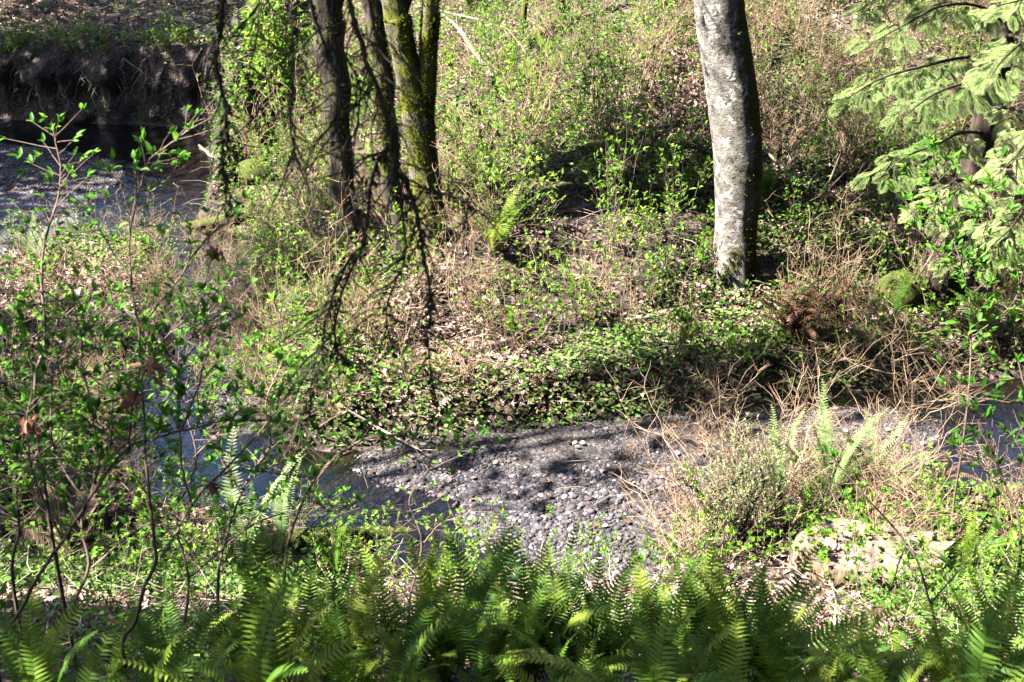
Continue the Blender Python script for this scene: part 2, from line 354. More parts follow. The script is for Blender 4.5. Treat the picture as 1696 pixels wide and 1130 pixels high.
def m_water():
    m, t, b, o = mat('creek_water'); t.nodes.remove(b)
    g = N(t, 'ShaderNodeNewGeometry'); mp = N(t, 'ShaderNodeMapping'); mp.inputs['Scale'].default_value = (1, .55, 1)
    t.links.new(g.outputs['Position'], mp.inputs[0])
    n = N(t, 'ShaderNodeTexNoise', Scale=7.0, Detail=7.0, Roughness=.6, Distortion=.5); t.links.new(mp.outputs[0], n.inputs[0])
    bp = N(t, 'ShaderNodeBump'); bp.inputs['Strength'].default_value = .32; bp.inputs['Distance'].default_value = .05; t.links.new(n.outputs[0], bp.inputs['Height'])
    gl = N(t, 'ShaderNodeBsdfGlossy'); gl.inputs['Roughness'].default_value = .03; gl.inputs['Color'].default_value = (.66, .76, 1, 1); t.links.new(bp.outputs[0], gl.inputs['Normal'])  # blue gloss tint paints extra sky colour into the reflections
    tr = N(t, 'ShaderNodeBsdfTransparent'); tr.inputs[0].default_value = (.55, .48, .42, 1)
    fr = N(t, 'ShaderNodeFresnel'); fr.inputs[0].default_value = 1.42; t.links.new(bp.outputs[0], fr.inputs['Normal'])
    ms = N(t, 'ShaderNodeMixShader'); fm = N(t, 'ShaderNodeMath', operation='MULTIPLY'); fm.use_clamp = True; fm.inputs[1].default_value = 2.4; t.links.new(fr.outputs[0], fm.inputs[0]); t.links.new(fm.outputs[0], ms.inputs[0]); t.links.new(tr.outputs[0], ms.inputs[1]); t.links.new(gl.outputs[0], ms.inputs[2])
    t.links.new(ms.outputs[0], o.inputs[0]); return m
M_water = m_water()

# ------------------------------------------------------------------ ground and water
def axis(a, b, st, lo, hi):
    c = list(np.arange(a, b + st / 2, st)); s_ = st
    while c[-1] < hi: s_ *= 1.25; c.append(c[-1] + min(s_, 8))
    s_ = st; l = []
    x = a
    while x > lo: s_ *= 1.25; x -= min(s_, 8); l.append(x)
    return np.array(l[::-1] + c)
gx = axis(-9.5, 8.5, .06, -90, 90); gy = axis(4.5, 24, .06, -40, 160); gy = np.unique(np.round(np.concatenate([gy, np.arange(18.6, 21.2, .02)]), 3))
X, Y = np.meshgrid(gx, gy)
Z, D, B, FAR, CUT, WAT = fields(X.ravel(), Y.ravel())
# crumbling overhang: push the lip of the cut bank out over the toe
ny, nx = X.shape
xx, yy = X.ravel().copy(), Y.ravel().copy()
lip = CUT * FAR * sm(D / .08) * sm((.55 - D) / .4) * sm((Z - .35) / .4)
yy -= lip * (.16 + .22 * fbm(xx, yy, .5, 61)) * sm((-4.0 - xx) / .5)
face = CUT * FAR * sm(D / .05) * sm((.5 - D) / .2) * sm((-4.0 - xx) / .5)
yy += face * ((fbm(xx, Z, .42, 63) - .5) * .55 + (fbm(xx, Z * 1.5, .13, 66) - .5) * .16)
Z = Z + face * (fbm(xx, yy, .18, 68) - .5) * .10
i = (np.arange(ny - 1)[:, None] * nx + np.arange(nx - 1)[None, :]).ravel()
gm = meshdata('ground', np.stack([xx, yy, Z], -1), [np.stack([i, i + 1, i + nx + 1, i + nx], -1)], M_ground, True)
def attr(nm, v):
    a = gm.attributes.new(nm, 'FLOAT', 'POINT'); a.data.foreach_set('value', np.asarray(v, np.float32))
attr('gravel', sm((.1 - B) / .15) * sm((.15 - D) / .2))
attr('bed', sm((-.02 - WAT) / .1) * (Z < .02))
attr('soil', sm((.5 - D) / .25) * sm((D + .05) / .1) * (CUT * .9 + .1))
qx, qy = proj(np.stack([X.ravel(), Y.ravel(), Z], -1))
sandm = sm((-.0 - D) / .1) * ((qx < 215) & (qy > 312) & (qy < 460) & (Y.ravel() > 10)).astype(float)
attr('sand', sandm * .9)
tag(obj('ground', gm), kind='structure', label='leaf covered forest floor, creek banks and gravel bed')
wm = meshdata('water', [(-60, 6.5, 0), (60, 6.5, 0), (60, 45, 0), (-60, 45, 0)], [[(0, 1, 2, 3)]], M_water)
tag(obj('water', wm), kind='structure', label='shallow clear creek water reflecting blue sky')

# ------------------------------------------------------------------ stones
def ico(sub):
    import bmesh
    bm = bmesh.new(); bmesh.ops.create_icosphere(bm, subdivisions=sub, radius=.5)
    V = np.array([v.co[:] for v in bm.verts]); F = np.array([[v.index for v in f.verts] for f in bm.faces]); bm.free(); return V, F
I1, I2, I3 = ico(1), ico(2), ico(3)
def stones(N_, regions, smin, smax, tpl, zoff=.1, seed=0):
    """positions inside gravel areas"""
    r = np.random.default_rng(seed); out = []
    while sum(len(o) for o in out) < N_:
        px = r.uniform(*regions[0], 6000); py = r.uniform(*regions[1], 6000)
        p = np.array([flat(a, b_) for a, b_ in zip(px, py)]); z, d, b_, f, c, w = fields(p[:, 0], p[:, 1])
        prob = np.where(b_ < .05, 1.0, .12 * (d < -.05)) * (d < .12)
        prob = prob * (.05 + .95 * sm((fbm(p[:, 0], p[:, 1], .6, 71) - .36 - .12 * (p[:, 1] > 9.9)) / .16))
        k = r.random(len(p)) < prob
        out.append(np.column_stack([p[k], z[k]]))
    return np.concatenate(out)[:N_]
gb = MB()
r_ = np.random.default_rng(5)
for (n_, reg, s0, s1, tpl) in ((5200, ((560, 1300), (790, 985)), .022, .052, I2), (2200, ((560, 1560), (660, 820)), .02, .042, I2), (26000, ((560, 1600), (640, 985)), .008, .022, I1), (12000, ((-150, 300), (225, 325)), .018, .045, I1), (500, ((-150, 200), (325, 430)), .015, .035, I1), (5000, ((220, 900), (430, 985)), .02, .05, I2)):
    p = stones(n_, reg, s0, s1, tpl, seed=n_)
    N_ = len(p); sz = s0 + (s1 - s0) * r_.random(N_) ** 2.2
    a = r_.uniform(0, 6.28, N_); dr = np.stack([np.cos(a), np.sin(a), r_.normal(0, .12, N_)], -1)
    tV = tpl[0] * [1, 1, 1]
    pos = p + np.stack([0 * sz, 0 * sz, sz * .12], -1)
    up = np.tile([0, 0, 1.], (N_, 1)) + r_.normal(0, .2, (N_, 3))
    for k in range(4):
        v = tV * (1 + .16 * np.sin(tV * (5 + k) + k * 2.1).sum(1, keepdims=True) * .6) * [1, 1, .62]
        sel = np.arange(N_) % 4 == k
        gb.scatter(v, tpl[1], pos[sel], dr[sel], sz[sel], up[sel], sz[sel] * r_.uniform(.6, .95, sel.sum()))
tag(gb.build('gravel', M_stone, smooth=True), 'small grey creek pebbles covering the gravel bars', 'gravel', kind='stuff')
cob = []
for k in range(6):
    V = I3[0].copy(); rr = np.random.default_rng(k)
    f = 1 + .10 * np.sin(V @ rr.normal(0, 5, (3,)) + k)[:, None] + .08 * np.sin(V @ rr.normal(0, 7, (3,)))[:, None]
    V = V * f * [1, rr.uniform(.62, .85), rr.uniform(.42, .6)]; V[:, 2] = np.where(V[:, 2] < -.2, -.2, V[:, 2])
    cob.append(meshdata('river_cobble', V, [I3[1]], M_stone, True))
p = stones(290, ((660, 1130), (795, 975)), 0, 0, None, seed=99)
for q in p:
    o = obj('river_cobble', random.choice(cob)); s_ = random.uniform(.038, .075) * (1.3 if random.random() < .12 else 1)
    o.location = (q[0], q[1], q[2] + s_ * .17); o.scale = (s_,) * 3; o.rotation_euler = (random.uniform(-.2, .2), random.uniform(-.2, .2), random.uniform(0, 6.28))
    tag(o, 'rounded grey cobble on the central gravel bar', 'stone', 'cobbles on the central gravel bar')

# ------------------------------------------------------------------ litter and ground cover (uncountable)
def world_pts(n, cond, x0=-11, x1=10.5, y0=5.2, y1=25, seed=0):
    r = np.random.default_rng(seed); out = []; c = 0
    while c < n:
        x = r.uniform(x0, x1, 20000); y = r.uniform(y0, y1, 20000)
        keep = np.abs(x) < 1.6 + y * .41
        x, y = x[keep], y[keep]
        f = fields(x, y); k = r.random(len(x)) < cond(x, y, *f)
        out.append(np.column_stack([x, y, f[0]])[k]); c += k.sum()
    return np.concatenate(out)[:n]
def thin(y): return np.clip(1.35 - y / 30, .3, 1)
lb = MB()
p = world_pts(150000, lambda x, y, z, d, b, far, cut, w: (d > .12) * thin(y) * (.12 + .88 * sm((fbm(x, y, 1.1, 81) - .38) / .2)), seed=1)
n_ = len(p); dr = rng.normal(0, 1, (n_, 3)) * [1, 1, .35]
sz_ = .022 + .055 * rng.random(n_) ** 2; up_ = np.tile([0, 0, 1.], (n_, 1)) + rng.normal(0, .8, (n_, 3)); h_ = n_ // 2
p = p + np.stack([0 * sz_, 0 * sz_, .01 + .03 * rng.random(n_)], -1)
CURL = (LOBED[0] * [1, 1, 2.2], LOBED[1])
lb.scatter(*CURL, p[:h_], dr[:h_], sz_[:h_] * 1.2, up_[:h_], sz_[:h_]); lb.scatter(*LEAFS, p[h_:], dr[h_:], sz_[h_:], up_[h_:], sz_[h_:] * rng.uniform(.5, 1.4, n_ - h_))
p = world_pts(450, lambda x, y, z, d, b, far, cut, w: (d < .1) * (b < .1), seed=3)
n_ = len(p); lb.scatter(*LEAFR, p + [0, 0, .03], rng.normal(0, 1, (n_, 3)) * [1, 1, .2], .05, None)
tag(lb.build('leaf_litter', M_litter), 'dry brown and pinkish fallen leaves over the banks', 'leaf litter', kind='stuff')
cb = MB()
def covercond(x, y, z, d, b, far, cut, w):
    n = fbm(x, y, 1.1, 91)
    base = sm((n - .42) / .16)
    sunny = (~far) & (x > 2.2) & (y < 10.8)
    edge = far * sm((1.0 - d) / .6)
    terr = far & (x < -4) & (y > 17)
    base = np.where(terr, base * .12 + .9 * sm((.55 - d) / .3), base)
    return (d > .03) * thin(y) * np.clip(base * .8 + .8 * sunny + .5 * edge, 0, 1)
p = world_pts(120000, covercond, seed=2)
n_ = len(p); p[:, 2] += rng.random(n_) ** 1.5 * .14
dr = rng.normal(0, 1, (n_, 3)) * [1, 1, .4] + [0, 0, .15]
cb.scatter(*LEAFR, p, dr, rng.uniform(.025, .06, n_), np.tile([0, 0, 1.], (n_, 1)) + rng.normal(0, .4, (n_, 3)), rng.uniform(.022, .05, n_))
tag(cb.build('ground_cover', M_cover), 'low green ground cover leaves spreading over the banks', 'ground cover', kind='stuff')
tb = MB()
p = world_pts(9000, lambda x, y, z, d, b, far, cut, w: (d > .05) * thin(y) * .9 + (d < .05) * (b < 0) * .06, seed=4)
for q in p:
    L = random.uniform(.12, .55); a = random.uniform(0, 6.28); e = random.uniform(-.1, .6)
    v = np.array([math.cos(a) * math.cos(e), math.sin(a) * math.cos(e), math.sin(e) * .7]); w_ = np.cross(v, [0, 0, 1]) * random.uniform(-.12, .12)
    tb.tube([q + [0, 0, .02], q + v * L * .5 + w_ * L + [0, 0, .03], q + v * L], [.0035, .003, .0015], 3, cap=False)
tag(tb.build('twig_debris', M_twig), 'thin dry twigs scattered over the forest floor', 'twigs', kind='stuff')
# moss on the sloping outlet bank
# ------------------------------------------------------------------ plants
def bez(p0, p1, n=8, sag=0.0, wob=.03):
    p0 = np.asarray(p0, float); p1 = np.asarray(p1, float); L = np.linalg.norm(p1 - p0)
    t = np.linspace(0, 1, n)[:, None]; w_ = np.cumsum(rng.normal(0, wob * L / 3, (n, 3)), 0); w_ -= w_[0]; w_ -= t * w_[-1] * .5
    q = p0 + (p1 - p0) * t + w_; q[:, 2] += sag * 4 * (t * (1 - t))[:, 0]
    return q
def shrub_proto(seed, h=1.0, nst=6, leaf=.055, spread=.5, twigs=6, whorl=4, ml=None, mstem=None, tpl=LEAF, rad=.005, nl=1.0):
    global rng
    keep = rng; rng = np.random.default_rng(seed); rr = random.Random(seed)
    st = MB(); lf = MB(); LP, LD, LS = [], [], []
    def tip(p, d, n):
        for _ in range(n):
            v = d * .9 + rng.normal(0, .55, 3); LP.append(p + rng.normal(0, .006, 3)); LD.append(v); LS.append(leaf * rr.uniform(.6, 1.25))
    for s in range(nst):
        a = rr.uniform(0, 6.28); hh = h * rr.uniform(.6, 1.05); o = spread * rr.uniform(.1, 1) * hh
        p0 = np.array([math.cos(a) * .06, math.sin(a) * .06, -.06]); p1 = np.array([math.cos(a) * o, math.sin(a) * o, hh])
        q = bez(p0, p1, 9, wob=.05); st.tube(q, np.linspace(rad, rad * .3, 9), 4, cap=False)
        tip(q[-1], np.array([0, 0, 1.]), whorl + 1)
        for k in range(twigs):
            t = rr.uniform(.2, .97); i0 = int(t * 8); b0 = q[i0] + (q[min(i0 + 1, 8)] - q[i0]) * (t * 8 - i0)
            a2 = rr.uniform(0, 6.28); L = h * rr.uniform(.08, .3) * (1.2 - t)
            v = np.array([math.cos(a2), math.sin(a2), rr.uniform(.3, 1.3)]); v /= np.linalg.norm(v)
            tw = bez(b0, b0 + v * L, 4, wob=.08); st.tube(tw, np.linspace(rad * .5, rad * .2, 4), 3, cap=False)
            tip(tw[-1], v + [0, 0, .4], whorl)
            if rr.random() < .6 * nl: tip(tw[1], v, max(1, whorl - 2))
    lf.scatter(*tpl, LP, LD, LS)
    rng = keep
    return st.data('stems', mstem or M_fstem), (lf.data('leaves', ml or M_osob) if nl > 0 else None)
def place(proto, name, p, label, cat, group, sc=1, rz=None, leafname='leaves', stemname='stems'):
    r = empty(name, p, random.uniform(0, 6.28) if rz is None else rz); r.scale = (sc, sc, sc * random.uniform(.85, 1.15))
    tag(r, label, cat, group); obj(stemname, proto[0], r)
    if proto[1]: obj(leafname, proto[1], r)
    return r
SH = [shrub_proto(100 + k, h=.85 + .12 * k, nst=5 + k % 3, leaf=.058, spread=.42, twigs=7, whorl=4, mstem=M_fstem) for k in range(5)]
SL = [shrub_proto(120 + k, h=.45, nst=6, leaf=.045, spread=.9, twigs=4, whorl=4, ml=M_osob, tpl=LOBED, mstem=M_cane) for k in range(4)]
def cane_proto(seed, h=1.1, n=12, spread=.55, leafy=.3, tw=7, mat_=None):
    global rng
    keep = rng; rng = np.random.default_rng(seed); rr = random.Random(seed); st = MB(); lf = MB(); LP, LD, LS = [], [], []
    for s in range(n):
        a = rr.uniform(0, 6.28); hh = h * rr.uniform(.45, 1.05); o = spread * rr.uniform(.1, 1) * hh
        b0 = np.array([rr.gauss(0, .08), rr.gauss(0, .08), -.05]); q = bez(b0, b0 + [math.cos(a) * o, math.sin(a) * o, hh], 9, sag=0, wob=.06)
        if rr.random() < .35:
            q[:, :2] += ((np.linspace(0, 1, 9) ** 3) * .25)[:, None] * [math.cos(a), math.sin(a)]; q[:, 2] -= (np.linspace(0, 1, 9) ** 3) * hh * .3
        st.tube(q, np.linspace(.0055, .002, 9), 4, cap=False)
        for k in range(tw):
            i0 = rr.randint(2, 8); a2 = rr.uniform(0, 6.28); L = rr.uniform(.08, .34) * h
            v = np.array([math.cos(a2), math.sin(a2), rr.uniform(.2, 1.2)]); v /= np.linalg.norm(v)
            t_ = bez(q[i0], q[i0] + v * L, 5, wob=.1); st.tube(t_, np.linspace(.0028, .0012, 5), 3, cap=False)
            if rr.random() < .5:
                v2 = v + rng.normal(0, .6, 3); v2 /= np.linalg.norm(v2); st.tube([t_[2], t_[2] + v2 * L * .5], [.0018, .001], 3, cap=False)
            if rr.random() < leafy:
                for _ in range(3): LP.append(t_[-1]); LD.append(v + rng.normal(0, .6, 3)); LS.append(.032)
    if LP: lf.scatter(*LOBED, LP, LD, LS)
    rng = keep
    return st.data('stems', mat_ or M_cane), (lf.data('leaves', M_osob) if LP else None)
CN = [cane_proto(200 + k, h=1.0 + .1 * k, n=9 + 2 * k, leafy=.35) for k in range(4)]
CB = [cane_proto(230 + k, h=1.15, n=13, spread=.7, leafy=0, tw=9) for k in range(3)]

# sword fern fronds
def frond(seed, L=1.0, w=.11, n=34, arch=1.0, matl=None, curl=0):
    rr = random.Random(seed); rg = np.random.default_rng(seed); mb = MB(); ns = 24
    t = np.linspace(0, 1, ns); el = R(78) - arch * t ** 1.3 * R(85); 
    side = np.cumsum(rg.normal(0, .006, ns))
    ds = L / (ns - 1)
    pts = np.zeros((ns, 3)); pts[1:, 1] = np.cumsum(np.cos(el[:-1]) * ds); pts[1:, 2] = np.cumsum(np.sin(el[:-1]) * ds); pts[:, 0] = side
    mb.tube(pts, np.linspace(.005, .0012, ns) * L, 4, cap=False)
    P_, D_, S_, U_, W_ = [], [], [], [], []
    for k in range(n):
        f = .13 + .86 * (k / (n - 1)); x = f * (ns - 1); i0 = min(int(x), ns - 2); p = pts[i0] + (pts[i0 + 1] - pts[i0]) * (x - i0)
        tv = pts[i0 + 1] - pts[i0]; tv /= np.linalg.norm(tv); nv = np.cross([1, 0, 0], tv); nv /= np.linalg.norm(nv)
        prof = min(1, .55 + 1.6 * (f - .13)) * (1 - max(0, (f - .45) / .56) ** 1.5 * .93)
        for s in (-1, 1):
            if rr.random() < .03: continue
            sw = .35 + .5 * f
            dv = np.array([s, 0, 0]) + tv * sw * .5 + nv * (.15 - .22 * rr.random() - curl)
            P_.append(p); D_.append(dv); S_.append(w * prof * rr.uniform(.9, 1.08)); U_.append(nv + tv * .25 + rg.normal(0, .1, 3)); W_.append(L * .021 * (.5 + .5 * prof))
    tV = np.array([[-.45, 0, 0], [.5, 0, 0], [.42, .5, .03], [-.3, .55, .03], [.04, 1, -.08]]); 
    mb.scatter(tV, np.array([[0, 1, 2], [0, 2, 3], [3, 2, 4]]), P_, D_, S_, np.array(U_), np.array(W_))
    return mb.data('frond', matl or M_fern)
FR = [frond(k, 1.0, .105, 36, .55 + .09 * k) for k in range(6)]
FU = [frond(60 + k, 1.0, .10, 38, .35 + .1 * k) for k in range(4)]
FPU = [frond(70 + k, 1.0, .095, 40, .3 + .12 * k, M_fernp) for k in range(3)]
FP = [frond(20 + k, 1.0, .10, 34, .65 + .1 * k, M_fernp) for k in range(3)]
FD = [frond(30 + k, .8, .06, 28, 1.5, M_fernd, curl=.6) for k in range(3)]
def fern(p, size=.8, n=13, label='', group=None, set_=FR, dead=2, lean=None, tilt=.25, name='sword_fern', cat='fern', spread=1.0):
    r = empty(name, p, random.uniform(0, 6.28)); tag(r, label, cat, group)
    for k in range(n):
        o = obj('frond', random.choice(set_), r); a = 6.283 * k / n + random.uniform(-.3, .3)
        if lean is not None and random.random() < .55: a = lean + random.gauss(0, .7) - r.rotation_euler.z
        o.rotation_euler = (random.uniform(-.3, .42) * spread, random.uniform(-.3, .3), a); s_ = size * random.uniform(.7, 1.15); o.scale = (s_,) * 3
    for k in range(dead):
        o = obj('frond', random.choice(FD), r); o['label'] = 'withered brown frond'; s_ = size * random.uniform(.7, 1)
        o.rotation_euler = (random.uniform(-.9, -.5), random.uniform(-.4, .4), random.uniform(0, 6.28)); o.scale = (s_,) * 3
    return r

# ---- hillside and bank scatter, one object per plant
LMK = (('pale lichened trunk', 1215, 300), ('forked mossy maple', 700, 230), ('leftmost maple trunk', 560, 230), ('leaning cedar', 1590, 330), ('gravel bar', 900, 800),
       ('blue water', 1620, 740), ('flat topped stump', 1440, 930), ('pool', 200, 260), ('diagonal fallen branch', 800, 110), ('splintered old stump', 110, 830), ('creek bend', 300, 560),
       ('pale log piece', 1090, 530), ('mossy boulders', 905, 125), ('rusty dead fern', 1310, 560), ('wispy broom bush', 1215, 860))
def where(q):
    px, py = proj(np.asarray(q, float)); n_, lx, ly = min(LMK, key=lambda l: math.hypot(px - l[1], (py - l[2]) * 1.15))
    dx, dy = px - lx, py - ly; far_ = 'just ' if math.hypot(dx, dy) < 95 else ''
    v = 'above' if dy < -45 else 'below' if dy > 45 else ''; h_ = 'left of' if dx < -45 else 'right of' if dx > 45 else ''
    if v and h_: return far_ + v + ' and ' + h_ + ' the ' + n_
    return far_ + (v or h_ or 'beside') + ' the ' + n_
def pick(n, cond, mind, seed, **kw):
    c = world_pts(n * 30, cond, seed=seed, **kw); out = []
    for q in c:
        if all((q[0] - o[0]) ** 2 + (q[1] - o[1]) ** 2 > mind * mind for o in out):
            out.append(q)
            if len(out) >= n: break
    return out
def zone(q):
    px, py = proj(q)
    if q[1] < 9 and px >= 1080: return 'near'
    if py < 700 and px < 1150: return 'midleft'
    return 'right'
fcond = lambda x, y, z, d, b, far, cut, w: far * (d > 1.0) * (x > -4.3) * (x < 9.5) * sm((fbm(x, y, 1.5, 101) - .40) / .12)
for q in pick(290, fcond, .3, 21, y1=21):
    px, py = proj(q)
    left = px < 1200
    if px < 790 and 40 < py < 330 and random.random() < .6: continue
    if 1110 < px < 1290 and 420 < py < 640: continue
    place(random.choice(SH), 'leafy_shrub', q, 'fresh green leafy shrub ' + where(q), 'shrub', 'leafy shrubs ' + where(q), random.uniform(.55, 1.0) * (1.0 if left else .75))
for q in pick(85, lambda x, y, z, d, b, far, cut, w: far * (d > .15) * (x > -4.0) * (x < 9.5) * (d < 3.2), .3, 22, y1=20):
    place(random.choice(SL), 'bramble', q, 'low bramble sprout ' + where(q), 'bramble', 'brambles ' + where(q), random.uniform(.6, 1.1))
for q in pick(210, lambda x, y, z, d, b, far, cut, w: far * (d > .3) * (x > -3.3) * (x < 9.5) * (.4 + .6 * sm((x - .5) / 2)) * sm((fbm(x, y, 1.4, 111) - .38) / .14), .24, 23, y1=21):
    px, py = proj(q); left = px < 1200
    if 1120 < px < 1290 and 420 < py < 660: continue
    place(random.choice(CN), 'cane_thicket', q, 'tangle of tan canes ' + where(q), 'cane shrub', 'cane tangles ' + where(q), random.uniform(.6, 1.05))
for q in pick(70, lambda x, y, z, d, b, far, cut, w: far * (d > 2.2) * (x > 2.4) * (x < 9.5), .25, 33, y1=21):
    px, py = proj(q)
    if 1110 < px < 1290 and py > 300: continue
    place(random.choice(CN + CB), 'cane_thicket', q, 'pale dry stalk clump ' + where(q), 'cane shrub', 'pale dry stalks ' + where(q), random.uniform(.6, .95))
# left island bank and near bank
for q in pick(60, lambda x, y, z, d, b, far, cut, w: (~far) * (d > .05) * (x < -1.9) * (y > 8.0) * (y < 13.8), .3, 24):
    k = random.random()
    if k < .55: place(random.choice(SL), 'bramble', q, 'low bramble sprout on near bank ' + where(q), 'bramble', 'near bank brambles ' + where(q), random.uniform(.6, 1))
    else: place(random.choice(CN), 'cane_thicket', q, 'thin cane tangle on near bank ' + where(q), 'cane shrub', 'near bank canes ' + where(q), random.uniform(.45, .8))
for q in pick(46, lambda x, y, z, d, b, far, cut, w: (~far) * (d > .1) * (y < 8.6) * (y > 5.6), .32, 25):
    left = q[0] < 0.6
    place(random.choice(SH), 'leafy_shrub', q, 'small leafy shrub among ferns ' + where(q), 'shrub', 'leafy shrubs among ferns ' + where(q), random.uniform(.4, .6))
for q in pick(22, lambda x, y, z, d, b, far, cut, w: (~far) * (d > .0) * (x > .9) * (x < 5.5) * (y > 8.2) * (y < 10.3), .3, 26):
    if proj(q)[0] > 1470 and proj(q)[1] < 870: continue
    place(random.choice(CB), 'bare_shrub', q, 'bare pale twiggy shrub ' + where(q), 'shrub', 'bare twiggy shrubs ' + where(q), random.uniform(.55, .85))
for q in pick(34, lambda x, y, z, d, b, far, cut, w: (~far) * (d > .05) * (x > 1.0) * (y > 7.9) * (y < 10.6), .28, 27):
    if proj(q)[0] > 1500 and proj(q)[1] < 850: continue
    place(random.choice(SL), 'bramble', q, 'low sunny bramble sprout ' + where(q), 'bramble', 'sunny brambles ' + where(q), random.uniform(.6, 1))
for q in pick(120, lambda x, y, z, d, b, far, cut, w: (d > -.5) * (d < .4) * (x < -1.3) * (y > 9.0) * (y < 15.8) * (.35 + .65 * (b < .05)), .17, 41):
    k = random.random(); pr = CN if k < .5 else CB if k < .75 else SH
    place(random.choice(pr), 'streamside_shrub', q, 'twiggy streamside shrub ' + where(q), 'shrub', 'streamside shrubs ' + where(q), random.uniform(.35, .6))
for q in pick(34, lambda x, y, z, d, b, far, cut, w: far * (d > .2) * (x > -2.6) * (x < -.1) * (y > 11.5) * (y < 15.5), .24, 42):
    place(random.choice(CN if random.random() < .7 else SH), 'streamside_shrub', q, 'twiggy tangle at the maples ' + where(q), 'shrub', 'tangles at the maples ' + where(q), random.uniform(.5, .85))
# bare shrubs leaning over the right stream edge
for (px, py, s_, l) in ((1500, 700, .85, 'tall bare twiggy shrub spreading over the creek edge at right'), (1420, 640, .8, 'bare pale shrub at the foot of the far bank below the cedar'),
                        (1590, 690, .6, 'bare twiggy shrub standing before the blue water at right'), (1330, 655, .8, 'bare shrub at the dark far bank edge behind the tall pale fronds'),
                        (1180, 690, .75, 'bare branching shrub at the far edge of the gravel bar'), (1680, 850, .5, 'thin bare shrub on the near edge of the blue water')):
    place(random.choice(CB), 'bare_shrub', G(px, py), l, 'shrub', None, s_)

for j_, (px, py, s_) in enumerate(((1110, 735, .45), (1165, 760, .5), (1210, 800, .55), (1265, 775, .6), (1310, 820, .65), (1350, 790, .6), (1395, 830, .7), (1440, 850, .7), (1480, 870, .65), (1340, 880, .6), (1250, 860, .5),
        (1420, 900, .6), (1530, 880, .5), (1040, 760, .3), (1130, 850, .4), (1560, 930, .4), (1450, 780, .45))):
    q = G(px, py); place(random.choice(CB), 'bare_shrub', q, 'wiry bare shrub at the gravel edge ' + where(q), 'shrub', 'wiry bare shrubs ' + where(q), s_)
# ---- ferns
near_f = [(600,1060),(450,1080),(330,1110),(180,1120),(60,1110),(560,1010),(700,1060),(760,1040),(830,1075),(900,1050),(980,1080),(1060,1060),(1130,1090),(1210,1080),
          (1290,1110),(1370,1100),(1450,1080),(1540,1100),(1620,1060),(1690,1100),(240,1180),(420,1190),(560,1180),(680,1170),(800,1190),(930,1180),(1060,1190),(1190,1190),(1330,1200),(1460,1190),(1600,1190),(90,1200),(1120,1020),(1240,1010)]
near_f.sort(key=lambda t: (t[1] > 1150, t[0]))
ORD = 'first second third fourth fifth sixth seventh eighth ninth tenth eleventh twelfth'.split()
cnt = {}
for i_, (px, py) in enumerate(near_f):
    py2 = py + (85 if py < 1150 else 60)
    reg = ('in the lower row' if py > 1150 else 'in the upper row') + (' at bottom left' if px < 430 else ' at bottom centre' if px < 1000 else ' at bottom right')
    cnt[reg] = cnt.get(reg, 0) + 1
    lab = ORD[cnt[reg] - 1] + ' sword fern from the left ' + reg, 'sword ferns on the near slope'
    fern(G(px + random.uniform(-25, 25), py2), random.uniform(.42, .8), random.randint(8, 13), lab[0], lab[1], dead=random.randint(2, 5))
for (px, py, s_, lab) in ((735, 1120, .95, 'tall upright sunlit fern, its fronds reaching the dark water at bottom centre'), (860, 1130, .85, 'tall sunlit fern just right of the tallest bright fern'),
        (480, 1100, .85, 'sunlit yellow green fern right of the forked shrub base'), (590, 1130, .75, 'sunlit fern between the tall central fern and the left bright one'), (1080, 1120, .85, 'half shaded upright fern below the right end of the cobbles'), (1190, 1130, .8, 'upright fern below the wispy broom bush'), (420, 1120, .8, 'bright fern immediately right of the forked shrub stem'), (540, 1115, .8, 'bright fern under the right end of the mossy log'),
        (665, 1120, .85, 'bright fern immediately left of the tallest central fern'), (800, 1118, .9, 'bright fern between the two tallest central ferns'), (935, 1125, .85, 'bright fern in front of the lowest cobbles'), (1010, 1120, .8, 'fern in front of the right tip of the dark water'), (1270, 1135, .75, 'fern left of the flat topped stump foot'), (300, 1120, .75, 'fern left of the forked shrub stem')):
    fern(G(px, py + 25), s_ * .78, 10, lab, None, FU, dead=1, spread=.5, lean=0.0)
